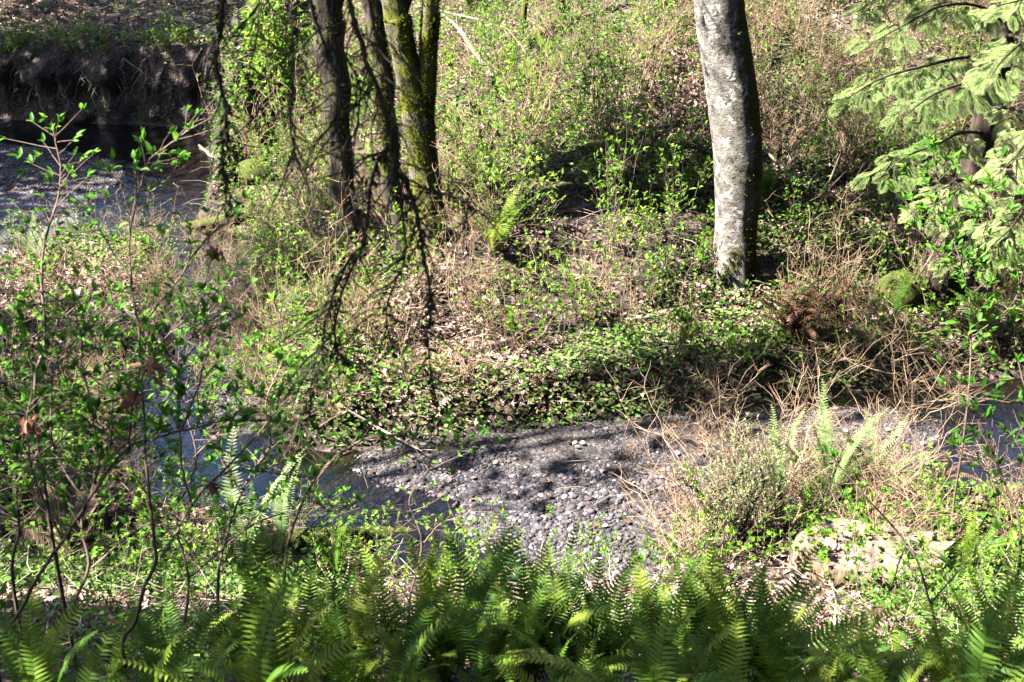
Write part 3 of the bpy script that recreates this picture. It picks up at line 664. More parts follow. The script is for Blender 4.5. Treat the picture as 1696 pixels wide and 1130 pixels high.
for (px, py, s_, n, st, lab) in ((1365, 850, .95, 7, FPU, 'pale tall sword fern with upright silvery fronds beside the gravel bar'), (1290, 870, 1.0, 6, FPU, 'pale upright fern left of the tallest silvery fern on the right bank'),
        (1450, 830, .7, 6, FP, 'pale short fern between the bare twigs near the blue water'), (1560, 800, .6, 6, FD, 'withered rust brown fern at the near edge of the blue water'),
        (400, 960, .95, 9, FPU, 'grey green upright fern rising behind the dark ferns at left'), (470, 935, .8, 8, FPU, 'grey green fern beside the shaded creek behind the bright ferns'),
        (560, 960, .6, 8, FR, 'small fern at the end of the mossy log'), (760, 260, .7, 12, FR, 'sword fern on the far slope right of the forked mossy tree'),
        (820, 430, .8, 14, FR, 'dark drooping sword fern low on the far slope in shade'), (790, 320, .6, 12, FR, 'sword fern in the shaded hollow beside the forked tree'),
        (780, 20, .8, 14, FR, 'sword fern high on the slope at the top centre'), (1310, 570, 1.1, 34, FD, 'large withered rust brown fern clump on the far bank'),
        (1380, 530, .8, 24, FD, 'withered brown fern left of the cedar roots'), (1470, 560, .6, 12, FR, 'small green fern in shade under the cedar'),
        (1270, 330, .5, 10, FR, 'small dark fern beside the right side of the pale trunk'), (60, 440, .55, 7, FP, 'yellowing upright fern at the edge of the wet sand'),
        (900, 110, .5, 10, FR, 'small fern beside the mossy boulder high on the slope'), (1620, 560, .6, 12, FR, 'dark fern at the right edge below the cedar'),
        (620, 300, .5, 10, FR, 'small fern between the two mossy maple trunks'), (1590, 960, .6, 11, FR, 'green fern on the sunny ground cover right of the stump'), (500, 640, .5, 9, FR, 'small fern on the far bank above the creek bend')):
    p = G(px, py)
    fern(p, s_, n, lab, None, st, dead=0 if st is FD else 1, spread=.5 if st in (FP, FPU) else 1, name='dead_fern' if st is FD else 'sword_fern')

# ------------------------------------------------------------------ trees
def spline(P_, n):
    P_ = np.asarray(P_, float); k = len(P_); s = np.linspace(0, k - 1, n); out = np.zeros((n, P_.shape[1]))
    Q = np.vstack([2 * P_[0] - P_[1], P_, 2 * P_[-1] - P_[-2]])
    for j, v in enumerate(s):
        i0 = min(int(v), k - 2); t = v - i0; a, b, c, d = Q[i0:i0 + 4]
        out[j] = .5 * ((2 * b) + (-a + c) * t + (2 * a - 5 * b + 4 * c - d) * t * t + (-a + 3 * b - 3 * c + d) * t ** 3)
    return out
def trunk_mesh(mb, path, rad, k=28, n=90, bumpy=.06, flare=None, seed=0, moss=0):
    q = spline(path, n); r = np.interp(np.linspace(0, 1, n), np.linspace(0, 1, len(rad)), rad)
    t = np.gradient(q, axis=0); t /= np.linalg.norm(t, axis=1)[:, None]
    u = np.cross(t, [0, 1, .01]); u /= np.linalg.norm(u, axis=1)[:, None]; v = np.cross(t, u)
    a = np.arange(k) * 2 * math.pi / k
    A, Hh = np.meshgrid(a, np.linspace(0, 1, n)); zz = q[:, 2][:, None] + 0 * A
    nz = (fbm(np.cos(A) * 3 + 50, zz * 2.2 + np.sin(A) * 3, 1.0, seed) - .5) * 2 * bumpy + (fbm(np.cos(A) * 9 + 50, zz * 9 + np.sin(A) * 9, 1.0, seed + 7) - .5) * bumpy * .8
    if moss: nz += moss * np.clip(fbm(np.cos(A) * 5 + 20, zz * 6 + np.sin(A) * 5, 1.0, seed + 3) - .35, 0, 1) 
    rr = r[:, None] * (1 + nz)
    if flare: # buttressed base
        h0 = zz - q[0, 2]; rr *= 1 + flare * np.exp(-np.clip(h0, 0, 9) / .28) * (.6 + .5 * np.sin(A * 5 + seed))
    V = q[:, None, :] + rr[..., None] * (np.cos(A)[..., None] * u[:, None, :] + np.sin(A)[..., None] * v[:, None, :])
    i = np.arange(n - 1)[:, None] * k; j = np.arange(k)[None, :]; j2 = (j + 1) % k
    mb.add(V.reshape(-1, 3), np.stack([i + j2, i + j, i + k + j, i + k + j2], -1).reshape(-1, 4)); return q
def tree(name, base, path, rad, m, label, cat='tree', group=None, crown=None, flare=.5, forks=(), bumpy=.06, moss=0, seed=0, mfork=None, k=28, tmoss=None):
    """path: world points relative to nothing; the Empty stands at base"""
    base = np.asarray(base, float); r = empty(name, base); tag(r, label, cat, group)
    mb = MB(); q = trunk_mesh(mb, np.asarray(path) - base, rad, k, 110, bumpy, flare, seed, moss); o = mb.build('trunk', m, r, True)
    for (fp, fr) in forks:
        fb = MB(); trunk_mesh(fb, np.asarray(fp) - base, fr, 20, 80, bumpy, None, seed + 5, moss); fb.build('limb', mfork or m, r, True)
    if crown:
        cx, cz0, cz1, cr, nl, nlimb, cl = crown
        lm = MB(); lf = MB(); top = q[-1]; LPs = []
        for s_ in range(nlimb):
            t = random.uniform(.45, 1); b0 = q[int(t * (len(q) - 1))]
            if b0[2] < cz0 - 1.5 - base[2] and t < .6: b0 = q[int(.7 * (len(q) - 1))]
            a = random.uniform(0, 6.28); rr_ = cr * random.uniform(.4, 1)
            e = np.array([b0[0] + math.cos(a) * rr_, b0[1] + math.sin(a) * rr_, random.uniform(max(cz0, b0[2] + .5), cz1)])
            lq = bez(b0, e, 8, wob=.08, sag=.3); lm.tube(lq, np.linspace(.07, .012, 8), 6)
            for _ in range(5):
                i0 = random.randint(3, 7); v = np.array([random.gauss(0, 1), random.gauss(0, 1), random.gauss(.3, .6)]) * .9
                tq = bez(lq[i0], lq[i0] + v, 5, wob=.1); lm.tube(tq, np.linspace(.015, .004, 5), 4, cap=False); LPs += [tq[2], tq[3], tq[4]]
        lm.build('branches', M_mapledark, r)
        if nl:
            c = np.array(LPs)[rng.integers(0, len(LPs), nl)] + rng.normal(0, .33, (nl, 3))
            lf.scatter(*LEAFR, c, rng.normal(0, 1, (nl, 3)), rng.uniform(cl * .7, cl * 1.3, nl), rng.normal(0, 1, (nl, 3)), rng.uniform(cl * .6, cl, nl)); lf.build('crown', M_canopy, r)
    return r
def upfrom(pts, top):   # extend upward
    return pts + [top]
# big pale alder: px centre line, placed at the depth of its base
bA = G(1213, 474); dA = bA[1] * math.cos(PITCH) - (bA[2] - H) * math.sin(PITCH)
def atY(px, py, Yw):
    d = ray(px, py); t = Yw / d[1]; return np.array([d[0] * t, Yw, H + d[2] * t])
YA = bA[1] + .15
pA = [atY(1213, 500, YA), atY(1212, 455, YA), atY(1219, 380, YA), atY(1223, 280, YA), atY(1215, 180, YA), atY(1201, 80, YA), atY(1190, 0, YA - .02)]
v = pA[-1] - pA[-2]; pA += [pA[-1] + v * 2.5 + [.1, .1, 0], pA[-1] + v * 8 + [.5, .2, 0], pA[-1] + v * 18 + [1.2, .4, 0]]
s_ = YA / ray(1213, 300)[1] / FPX
tree('alder_tree', bA, pA, [r * s_ for r in (34, 32, 34, 40, 41, 39.5, 39, 36, 24, 8)], M_alder, 'stout pale grey trunk blotched with white lichen, moss down its right side',
     crown=(0, 8, 12, 3.0, 500, 7, .08), flare=.75, bumpy=.045, seed=4, k=40)
# mossy maples at left
def simple(name, pts, wpx, m, label, tops, seed, crown=None, forks=(), moss=.0, flare=.5, bumpy=.15, py_base=None):
    b = G(*pts[0]); Yb = b[1] + .1; s_ = Yb / ray(*pts[1])[1] / FPX
    pp = [atY(x, y, Yb) for x, y in pts]; pp[0][2] -= .15
    v = pp[-1] - pp[-2]; v /= np.linalg.norm(v); pp += [pp[-1] + v * 2 + [.1, 0, 0], pp[-1] + v * tops + [.3, .3, 0]]
    rr = [w * .5 * s_ for w in wpx]; rr += [rr[-1] * .85, rr[-1] * .25]
    ff = []
    for fpts, fw in forks:
        fq = [atY(x, y, Yb) for x, y in fpts]; v = fq[-1] - fq[-2]; v /= np.linalg.norm(v); fq += [fq[-1] + v * 2, fq[-1] + v * tops]
        fr = [w * .5 * s_ for w in fw]; ff.append((fq, fr + [fr[-1] * .8, fr[-1] * .25]))
    return tree(name, b, pp, rr, m, label, crown=crown, forks=ff, moss=moss, flare=flare, seed=seed, bumpy=bumpy)
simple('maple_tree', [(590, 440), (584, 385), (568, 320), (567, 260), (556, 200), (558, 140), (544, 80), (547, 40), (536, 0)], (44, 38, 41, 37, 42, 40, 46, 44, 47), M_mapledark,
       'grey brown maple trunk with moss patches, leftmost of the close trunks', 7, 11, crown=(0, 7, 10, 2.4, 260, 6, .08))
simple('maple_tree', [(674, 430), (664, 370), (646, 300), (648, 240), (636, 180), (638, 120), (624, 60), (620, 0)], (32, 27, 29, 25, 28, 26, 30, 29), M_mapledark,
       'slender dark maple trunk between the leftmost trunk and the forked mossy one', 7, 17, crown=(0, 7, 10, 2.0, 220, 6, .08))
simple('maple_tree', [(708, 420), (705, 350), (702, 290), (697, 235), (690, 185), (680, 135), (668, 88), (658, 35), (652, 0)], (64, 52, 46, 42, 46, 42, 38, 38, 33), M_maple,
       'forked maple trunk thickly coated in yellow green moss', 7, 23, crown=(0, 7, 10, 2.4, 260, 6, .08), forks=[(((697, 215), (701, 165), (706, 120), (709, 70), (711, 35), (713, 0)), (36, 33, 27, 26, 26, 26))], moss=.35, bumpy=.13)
simple('sapling_tree', [(862, 62), (866, 40), (870, 0), (874, -40)], (11, 10, 9, 9), M_mosslog, 'thin yellow mossed sapling stem at the top of the slope', 4, 31, flare=.2)
simple('sapling_tree', [(925, 60), (930, 30), (928, 0), (930, -40)], (20, 17, 16, 15), M_maple, 'short dark mossy sapling stem right of the thin yellow one', 4, 37, flare=.2, moss=.2)

M_moss = m_leaf('moss_tuft', [(0, (.05, .06, .008)), (.5, (.095, .105, .014)), (1, (.17, .175, .025))], .25, .9, 0)
def moss_on(t, path, rads, n_, z0, z1, side=None):
    q = spline(path, 60); q = q[(q[:, 2] > z0) & (q[:, 2] < z1)]
    if len(q) < 2: return
    i0 = rng.integers(0, len(q), n_); a = rng.uniform(0, 6.28, n_); w = np.interp(q[i0, 2], *rads)
    if side is not None: a = side + rng.normal(0, .75, n_)
    nz = fbm(np.cos(a) * 2 + 9, q[i0, 2] * 3 + np.sin(a) * 2, .8, 77); k = nz > .45; i0, a, w = i0[k], a[k], w[k]; n_ = len(a)
    nrm = np.stack([np.cos(a), np.sin(a), 0 * a], -1); p = q[i0] + nrm * (w * .98)[:, None] + rng.normal(0, .02, (n_, 3)) * [0, 0, 1]
    mb = MB(); mb.scatter(*LEAFS, p - np.array(t.location), nrm + rng.normal(0, .5, (n_, 3)), rng.uniform(.012, .04, n_), rng.normal(0, 1, (n_, 3)), rng.uniform(.01, .025, n_)); mb.build('moss', M_moss, t)['kind'] = 'stuff'
for o in [o for o in bpy.data.objects if o.name.startswith(('alder_tree', 'maple_tree'))]:
    for ch in [c for c in o.children if c.name.startswith(('trunk', 'limb'))]:
        V = np.zeros(len(ch.data.vertices) * 3); ch.data.vertices.foreach_get('co', V); V = V.reshape(-1, 3) + np.array(o.location)
        k_ = 40 if o.name.startswith('alder') else (20 if ch.name.startswith('limb') else 28); L_ = V[:len(V) // k_ * k_].reshape(-1, k_, 3); c_ = L_.mean(1); rd = np.linalg.norm(L_ - c_[:, None], axis=2).mean(1)
        if o.name.startswith('alder'):
            moss_on(o, c_, (c_[:, 2], rd), 6000, o.location.z - .05, o.location.z + .42); moss_on(o, c_, (c_[:, 2], rd), 1200, o.location.z + .2, 6, side=-.3)
        else:
            f_ = 'forked' in o['label']; moss_on(o, c_, (c_[:, 2], rd), 14000 if f_ else 4000, o.location.z + (.9 if f_ else 0), 7)
# ---- cedar at right
def spray_tpl(seed):
    rr = random.Random(seed); mb = MB(); V4, F4 = LEAFS
    P_, D_, S_, W_ = [], [], [], []
    n = 13
    for k in range(n):
        f = (k + .5) / n; p = np.array([.02 * math.sin(f * 3), f, -.18 * f * f])
        for s in (-1, 1):
            L = .36 * math.sin(math.pi * min(1, .18 + f * .8)) * rr.uniform(.8, 1.15) * (1.1 - .3 * f); dv = np.array([s * .75, .72, -.18]); dv /= np.linalg.norm(dv)
            P_.append(p); D_.append(dv); S_.append(L); W_.append(.05)
            for j in range(5):
                g = .2 + .7 * j / 4
                for s2 in (-1, 1):
                    d2 = dv + s2 * .65 * np.array([dv[1], -dv[0], 0]) + [0, 0, -.1]
                    P_.append(p + dv * L * g); D_.append(d2); S_.append(L * .34 * (1.15 - g * .5)); W_.append(.045)
    P_.append([0, .95, -.17]); D_.append([0, 1, -.3]); S_.append(.14); W_.append(.05)
    mb.scatter(V4, F4, P_, D_, S_, np.tile([0, 0, 1.], (len(P_), 1)), W_)
    mb.tube([(0, 0, 0), (.01, .5, -.045), (0, 1, -.18)], [.008, .005, .002], 3, cap=False)
    return np.concatenate(mb.V), np.concatenate(mb.T), np.concatenate(mb.Q)
SPR = [spray_tpl(k) for k in range(4)]
bC = G(1535, 480); YC = bC[1]
cp = [atY(1530, 500, YC), atY(1555, 440, YC), atY(1590, 350, YC), atY(1625, 230, YC), atY(1655, 100, YC), atY(1680, 0, YC)]
v = cp[-1] - cp[-2]; cp += [cp[-1] + v * 3, cp[-1] + v * 9]
sC = YC / ray(1600, 250)[1] / FPX
ced = empty('cedar_tree', bC); tag(ced, 'leaning western redcedar with flat pale green sprays at the right edge', 'tree')
mb = MB(); trunk_mesh(mb, np.array(cp) - bC, [w * sC for w in (38, 27, 24, 22, 20, 19, 14, 4)], 24, 90, .08, .5, 3); mb.build('trunk', M_cbark, ced, True)
def cedar_branch(p0, pts, nsp, droop=.5, size=.2, seed=0):
    nsp = int(nsp * 2.6)
    bm_ = MB(); q = spline([p0] + list(pts), 16) - bC
    bm_.tube(q, np.linspace(.02, .004, 16), 5); br = bm_.build('branch', M_cbark, ced)
    fm = MB(); rr = np.random.default_rng(seed)
    for s in range(nsp):
        f = .22 + .78 * (s + .5) / nsp; i0 = min(int(f * 15), 14); p = q[i0]; tv = q[i0 + 1] - q[i0]; tv /= np.linalg.norm(tv)
        sd_ = np.cross(tv, [0, 0, 1]); sg = 1 if s % 2 else -1
        dv = tv * rr.uniform(.1, 1.0) + sd_ * sg * rr.uniform(.2, 1.2) + [0, 0, -droop * rr.uniform(.2, 2.0)]
        p = p + sd_ * sg * rr.uniform(0, .16) + [0, 0, -rr.uniform(0, .08)]
        V_, T_, Q_ = SPR[s % 4]; L = size * rr.uniform(.6, 1.15) * (1.15 - .4 * f)
        up = np.array([[0, 0, 1.]]) + rr.normal(0, .3, (1, 3)) - np.array([[0, .35, 0]])
        n0 = fm.n; fm.scatter(V_, T_, [p], [dv], L, up)
    fm.build('foliage', M_cedar, br)
def CB_(a, pts, n, **k):
    cedar_branch(a, [P(*p) for p in pts], n, **k)
tr_at = lambda y: atY(np.interp(y, [0, 100, 230, 350, 440], [1680, 1655, 1625, 1590, 1555]), y, YC)
DC = dA
CB_(tr_at(40), [(1620, 10, 12.0), (1560, 10, 11.3), (1500, 40, 10.8), (1440, 75, 10.4)], 24, seed=1)
CB_(tr_at(-40), [(1640, -60, 12.5), (1560, -50, 12), (1480, -20, 11.5), (1420, 20, 11.2)], 20, seed=2)
CB_(tr_at(100), [(1600, 95, 12), (1530, 110, 11), (1460, 130, 10.6), (1400, 165, 10.3)], 26, seed=3)
CB_(tr_at(120), [(1640, 130, 11.5), (1590, 140, 10.6), (1540, 160, 10), (1490, 200, 9.8)], 20, seed=4)
CB_(tr_at(220), [(1590, 220, 12), (1550, 240, 11), (1500, 260, 10.5), (1450, 300, 10.2)], 22, seed=5)
CB_(tr_at(300), [(1580, 300, 12), (1590, 310, 11), (1560, 330, 10.4), (1510, 350, 10.2)], 20, seed=6)
CB_(tr_at(60), [(1680, 60, 12), (1690, 70, 11), (1660, 100, 10), (1640, 130, 9.6)], 22, seed=7)
CB_(tr_at(180), [(1680, 180, 12), (1720, 210, 11), (1690, 250, 10), (1650, 290, 9.6)], 24, seed=8)
CB_(tr_at(260), [(1660, 280, 12), (1700, 320, 11), (1680, 370, 10), (1640, 410, 9.6)], 22, seed=9)
CB_(tr_at(340), [(1640, 360, 12), (1650, 390, 11.2), (1620, 420, 10.6), (1580, 430, 10.4)], 18, seed=10)
CB_(tr_at(0), [(1700, -40, 12), (1720, -20, 11), (1690, 0, 10.3), (1650, 10, 9.8)], 22, seed=11)
CB_(tr_at(-160), [(1640, -130, 12.5), (1580, -100, 11.8), (1520, -60, 11.2)], 20, seed=12)
CB_(tr_at(-120), [(1760, -100, 12.5), (1780, -60, 11.8), (1740, 10, 11.2)], 20, seed=13)
CB_(tr_at(-300), [(1640, -300, 13.5), (1550, -280, 13.8), (1480, -240, 14.2)], 20, seed=14, size=.6)
CB_(tr_at(-300), [(1780, -300, 13.5), (1850, -280, 12.8), (1930, -240, 12.2)], 20, seed=15, size=.6)

# ---- tall slender bright shrub at the nose of the bank
bs = MB(); bl = MB(); b0 = G(455, 205); LP, LD, LS = [], [], []
for k in range(16):
    px = 400 + 95 * random.random(); q0 = b0 + [random.gauss(0, .16), random.gauss(0, .12), -.05]; tp = atY(px + random.uniform(-12, 12), -90 + random.uniform(0, 160), b0[1] + random.gauss(0, .25))
    q = bez(q0, tp, 14, wob=.015); bs.tube(q - b0, np.linspace(.013, .004, 14), 5, cap=False)
    for _ in range(46):
        f = random.uniform(.28, 1); p = q[int(f * 13)] - b0 + rng.normal(0, .035, 3); a = random.uniform(0, 6.28); L = random.uniform(.05, .3)
        e = p + np.array([math.cos(a), math.sin(a), .7]) * L; bs.tube([p, e], [.003, .0015], 3, cap=False)
        for _ in range(4): LP.append(e); LD.append(rng.normal(0, .5, 3) + [math.cos(a) * .6, math.sin(a) * .6, .5]); LS.append(random.uniform(.06, .11))
r = empty('leafy_shrub', b0); tag(r, 'tall slender many stemmed shrub with bright leaves on the bank above the pool', 'shrub')
bs.build('stems', M_cane, r); bl.scatter(*LEAF, LP, LD, LS); bl.build('leaves', M_osob, r)

# ------------------------------------------------------------------ logs, stumps, sticks
def stick(pxs, rad, m, name, label, cat, lift=.0, k=8, rough=.12, arc=0, moss=0, group=None, twigs=0):
    pts = []
    for i_, p in enumerate(pxs):
        g = G(p[0], p[1])
        if len(p) > 2: g = atY(p[0], p[1], G(*pxs[0][:2])[1] + p[2])
        else: g[2] += lift
        pts.append(g)
    q = spline(pts, 22) if len(pts) > 2 else bez(pts[0], pts[1], 22, wob=.02, sag=arc)
    b = q[0]; mb = MB(); rr = np.interp(np.linspace(0, 1, 22), np.linspace(0, 1, len(rad)), rad)
    mb.tube(q - b, rr, k, rough)
    for _ in range(twigs):
        i0 = random.randint(4, 20); v = rng.normal(0, 1, 3); v[2] = abs(v[2]); mb.tube([q[i0] - b, q[i0] - b + v * .12, q[i0] - b + v * .25 + rng.normal(0, .03, 3)], [rr[i0] * .5, .004, .002], 4, cap=False)
    o = mb.build(name, m, None, True, loc=b); tag(o, label, cat, group); return o
stick([(730, 38), (760, 65), (790, 110), (820, 150), (848, 195)], (.018, .03, .035, .035, .03), M_log, 'fallen_branch', 'pale fallen branch lying diagonally down the slope right of the forked tree', 'branch', .12, twigs=5)
stick([(700, 30), (745, 42), (800, 55)], (.012, .015, .01), M_stick, 'fallen_branch', 'thin pale stick crossing the top of the diagonal branch', 'branch', .15)
stick([(1030, 545), (1090, 535), (1160, 518)], (.022, .034, .026), M_log, 'fallen_branch', 'pale fallen log piece lying left below the pale trunk', 'branch', .07, twigs=2)
stick([(870, 85), (900, 62), (925, 42)], (.06, .055, .05), M_mosslog, 'fallen_log', 'short dark mossy log high on the slope', 'log', .08)
stick([(1300, 470), (1345, 370, .3), (1412, 205, .9)], (.014, .012, .006), M_fstem, 'leaning_stem', 'long thin bare stem leaning right up across the slope beside the pale trunk', 'stem', twigs=4)
stick([(1480, 520), (1560, 400, .3), (1640, 300, .8)], (.012, .011, .006), M_fstem, 'leaning_stem', 'thin dark stem leaning right beside the cedar base', 'stem')
stick([(1270, 270), (1310, 310), (1340, 330)], (.015, .02, .014), M_log, 'fallen_branch', 'grey dead branch in the shadow right of the pale trunk', 'branch', .1, twigs=4)
stick([(330, 245), (350, 262), (375, 275)], (.015, .028, .03), M_log, 'fallen_branch', 'pale stick at the pool edge below the bank nose', 'branch', .03)
stick([(380, 920), (520, 905), (610, 900), (692, 895)], (.06, .075, .08, .06), M_mosslog, 'mossy_log', 'yellow green mossy log at the near creek edge', 'log', .05, k=14, rough=.2)
stick([(440, 872), (560, 868), (650, 858)], (.04, .05, .03), M_mosslog, 'mossy_log', 'thinner dark mossy log lying behind the yellow one', 'log', .05, k=12, rough=.2)
stick([(195, 408), (260, 392), (330, 380), (420, 372)], (.04, .055, .06, .06), M_mosslog, 'mossy_log', 'thick moss covered log across the creek outlet of the pool', 'log', .04, k=14, rough=.2)
stick([(210, 520), (255, 565), (290, 590)], (.05, .045, .03), M_log, 'fallen_log', 'pale peeled log end beside the creek at left', 'log', .06, k=10)
stick([(-20, 885), (60, 892), (130, 905), (190, 915)], (.03, .028, .025, .02), M_log, 'fallen_branch', 'white lichened branch lying left of the stump', 'branch', .12, twigs=7)
stick([(560, 690), (640, 735), (700, 765)], (.012, .01, .006), M_stick, 'fallen_branch', 'pale dead stick over the left end of the gravel bar', 'branch', .1, twigs=3)
stick([(890, 1010), (897, 900, -.02)], (.007, .006), M_cane, 'cane_stub', 'upright brown cane stub rising above the bright ferns', 'stem')
stick([(640, 80), (650, 110), (662, 150, .1)], (.02, .025, .02), M_log, 'fallen_branch', 'grey dead stem beside the left of the forked mossy tree', 'stem')
# old stump at left
def stump(px, py, w, h, label, rag=.35):
    b = G(px, py); r = empty('tree_stump', b); tag(r, label, 'stump')
    n, k = 16, 48; A, T = np.meshgrid(np.arange(k) * 2 * math.pi / k, np.linspace(0, 1, n))
    rr = w * (1 + .35 * np.exp(-T * 3.5)) * (1 + .07 * np.sin(A * 13 + T * 2) + .09 * np.sin(A * 5 + 1) + .04 * np.sin(A * 23))
    top = h * (1 - rag * fbm(np.cos(A) * 7 + 19, np.sin(A) * 7 + 19, 1.1, 6) - .25 * fbm(np.cos(A) * 2 + 9, np.sin(A) * 2 + 9, 1.1, 4))
    V = np.stack([np.cos(A) * rr, np.sin(A) * rr, T * top - .15], -1).reshape(-1, 3)
    i = np.arange(n - 1)[:, None] * k; j = np.arange(k)[None, :]; j2 = (j + 1) % k
    m1 = MB(); m1.add(V, np.stack([i + j, i + j2, i + k + j2, i + k + j], -1).reshape(-1, 4)); m1.build('bark', M_wood, r, True)
    rim = V[-k:] * [.97, .97, 1]; c = rim.mean(0) - [0, 0, h * .25]; m2 = MB(); mid = (rim + c) / 2 - [0, 0, h * .08]
    jj = np.arange(k); m2.add(np.vstack([rim, mid]), np.stack([jj, (jj + 1) % k, (jj + 1) % k + k, jj + k], -1)); m2.add(np.vstack([mid, [c]]), np.stack([jj, (jj + 1) % k, np.full(k, k)], -1)); m2.build('top', M_wood, r, True)
    ms = MB(); p = np.array([[-w * .8, -w * .5, h * .7]]); 
    V_ = I3[0] * [w * .5, w * .5, h * .5] * (1 + .3 * (fbm(I3[0][:, 0] * 4 + 9, I3[0][:, 2] * 4, 1, 2) - .5))[:, None] + p; ms.add(V_, I3[1]); ms.build('moss', M_mosslog, r, True)
    return r
stump(112, 895, .27, .62, 'old splintered reddish brown stump with moss at left')
# wide cut stump slab on the sunny bank
b = G(1440, 945) + np.array([0, 0, .085]); r = empty('tree_stump', b); tag(r, 'broad weathered flat topped stump on the sunny near bank at right', 'stump')
k = 64; a = np.arange(k) * 2 * math.pi / k; rad = (.42 + .03 * np.sin(a * 3 + 1) + .03 * np.sin(a * 7) + .012 * np.sin(a * 17))
ring = lambda s, z: np.stack([np.cos(a) * rad * s * 1.2, np.sin(a) * rad * s * .82, np.full(k, z) + .012 * np.sin(a * 5)], -1)
m1 = MB(); V = np.concatenate([ring(1.12, -.3), ring(1.03, .03), ring(1.0, .085), ring(.985, .1)]); j = np.arange(k); j2 = (j + 1) % k
m1.add(V, np.concatenate([np.stack([j + q * k, j2 + q * k, j2 + (q + 1) * k, j + (q + 1) * k], -1) for q in range(3)])); m1.build('bark', M_wood, r, True)
m2 = MB(); V = np.concatenate([ring(.985, .1), ring(.7, .092), ring(.35, .098)]); V[k:, 2] += rng.normal(0, .009, 2 * k)
m2.add(V, np.concatenate([np.stack([j + q * k, j2 + q * k, j2 + (q + 1) * k, j + (q + 1) * k], -1) for q in range(2)])); m2.add(np.vstack([V[-k:], [[0, 0, .098]]]), np.stack([j, j2, np.full(k, k)], -1)); m2.build('top', M_slab, r, False)
# mossy boulders
def rock(px, py, s, label, m=M_mosslog):
    p = G(px, py); V = I3[0] * s; f = 1 + .35 * (fbm(V[:, 0] / s[0] * 2 + 9, V[:, 2] / s[2] * 2 + V[:, 1] / s[1], .8, 3) - .5); V = V * f[:, None]
    tag(obj('boulder', meshdata('boulder', V, [I3[1]], m, True), None, p + [0, 0, s[2] * .15]), label, 'rock')
rock(885, 130, (.42, .35, .35), 'dark mossy boulder high on the slope'); rock(930, 118, (.35, .3, .3), 'smaller mossy rock right of the dark boulder')
M_pale = m_stone('pale_stone'); rock(338, 62, (.3, .25, .2), 'pale rock in shade behind the pool bank', M_pale); rock(395, 50, (.35, .3, .25), 'second pale rock beside the tall bright shrub', M_pale)
rock(1490, 500, (.5, .4, .45), 'yellow mossed root mound at the cedar foot'); rock(420, 300, (.5, .5, .35), 'mossy clod on the bank nose beside the pool')

# roots dangling from the cut bank
for k in range(13):
    px = random.uniform(10, 335); g = G(px, 112 + random.uniform(-8, 30)); y0 = g[1] - .12
    p = np.array([g[0], y0 - .05, min(g[2], .95)]); mb = MB()
    for _ in range(random.randint(2, 4)):
        q = [np.zeros(3)]; L = random.uniform(.25, .75); n_ = 7
        for i_ in range(n_): q.append(q[-1] + np.array([random.gauss(0, .05), -abs(random.gauss(0, .03)), -L / n_]))
        mb.tube(np.array(q), np.linspace(.009, .002, n_ + 1), 4, cap=False)
    o = mb.build('root', M_twig, None, True, loc=p); tag(o, 'thin bare root hanging down the dark eroded bank', 'root', 'roots hanging from the eroded bank')
# overhanging plants on the lip
for k in range(34):
    px = random.uniform(-40, 340); g = G(px, 98 + random.uniform(-10, 10)); g[1] -= .1
    place(random.choice(SL), 'bramble', g, 'leafy sprig trailing over the lip of the dark eroded bank', 'bramble', 'sprigs along the lip of the eroded bank', random.uniform(.5, .9))
for q in pick(30, lambda x, y, z, d, b, far, cut, w: far * (d > .7) * (x < -4.2) * (y > 18), .5, 28, y1=24):
    place(random.choice(SL), 'bramble', q, 'small sprig on the shaded leafy terrace behind the pool', 'bramble', 'sprigs on the shaded terrace', random.uniform(.4, .8))
for q in pick(26, lambda x, y, z, d, b, far, cut, w: far * (d > .1) * (x > -5.2) * (x < -1.8) * (y > 11) * (y < 18), .3, 29):
    place(random.choice(SH), 'leafy_shrub', q, 'shaded leafy shrub on the bank ' + where(q), 'shrub', 'shaded bank shrubs ' + where(q), random.uniform(.45, .8))

# bushy wispy broom at the gravel edge
b0 = G(1215, 905); st = MB(); lf = MB(); LP, LD, LS = [], [], []
for k in range(34):
    a = random.uniform(0, 6.28); o_ = random.uniform(.05, .42); q = bez([0, 0, -.05], [math.cos(a) * o_, math.sin(a) * o_, random.uniform(.45, .8)], 8, wob=.04); st.tube(q, np.linspace(.005, .0015, 8), 3, cap=False)
    for _ in range(18):
        i0 = random.randint(2, 7); v = np.array([math.cos(a) * .3 + random.gauss(0, .4), math.sin(a) * .3 + random.gauss(0, .4), 1]) * random.uniform(.06, .2); st.tube([q[i0], q[i0] + v], [.0018, .001], 3, cap=False)
        for _ in range(5): LP.append(q[i0] + v * random.random()); LD.append(v + rng.normal(0, .1, 3)); LS.append(.028)
r = empty('broom_bush', b0); tag(r, 'wispy grey green broom bush between the gravel bar and the pale ferns', 'bush'); st.build('stems', M_fstem, r); lf.scatter(*LEAFS, LP, LD, LS); lf.build('leaves', M_broom, r)

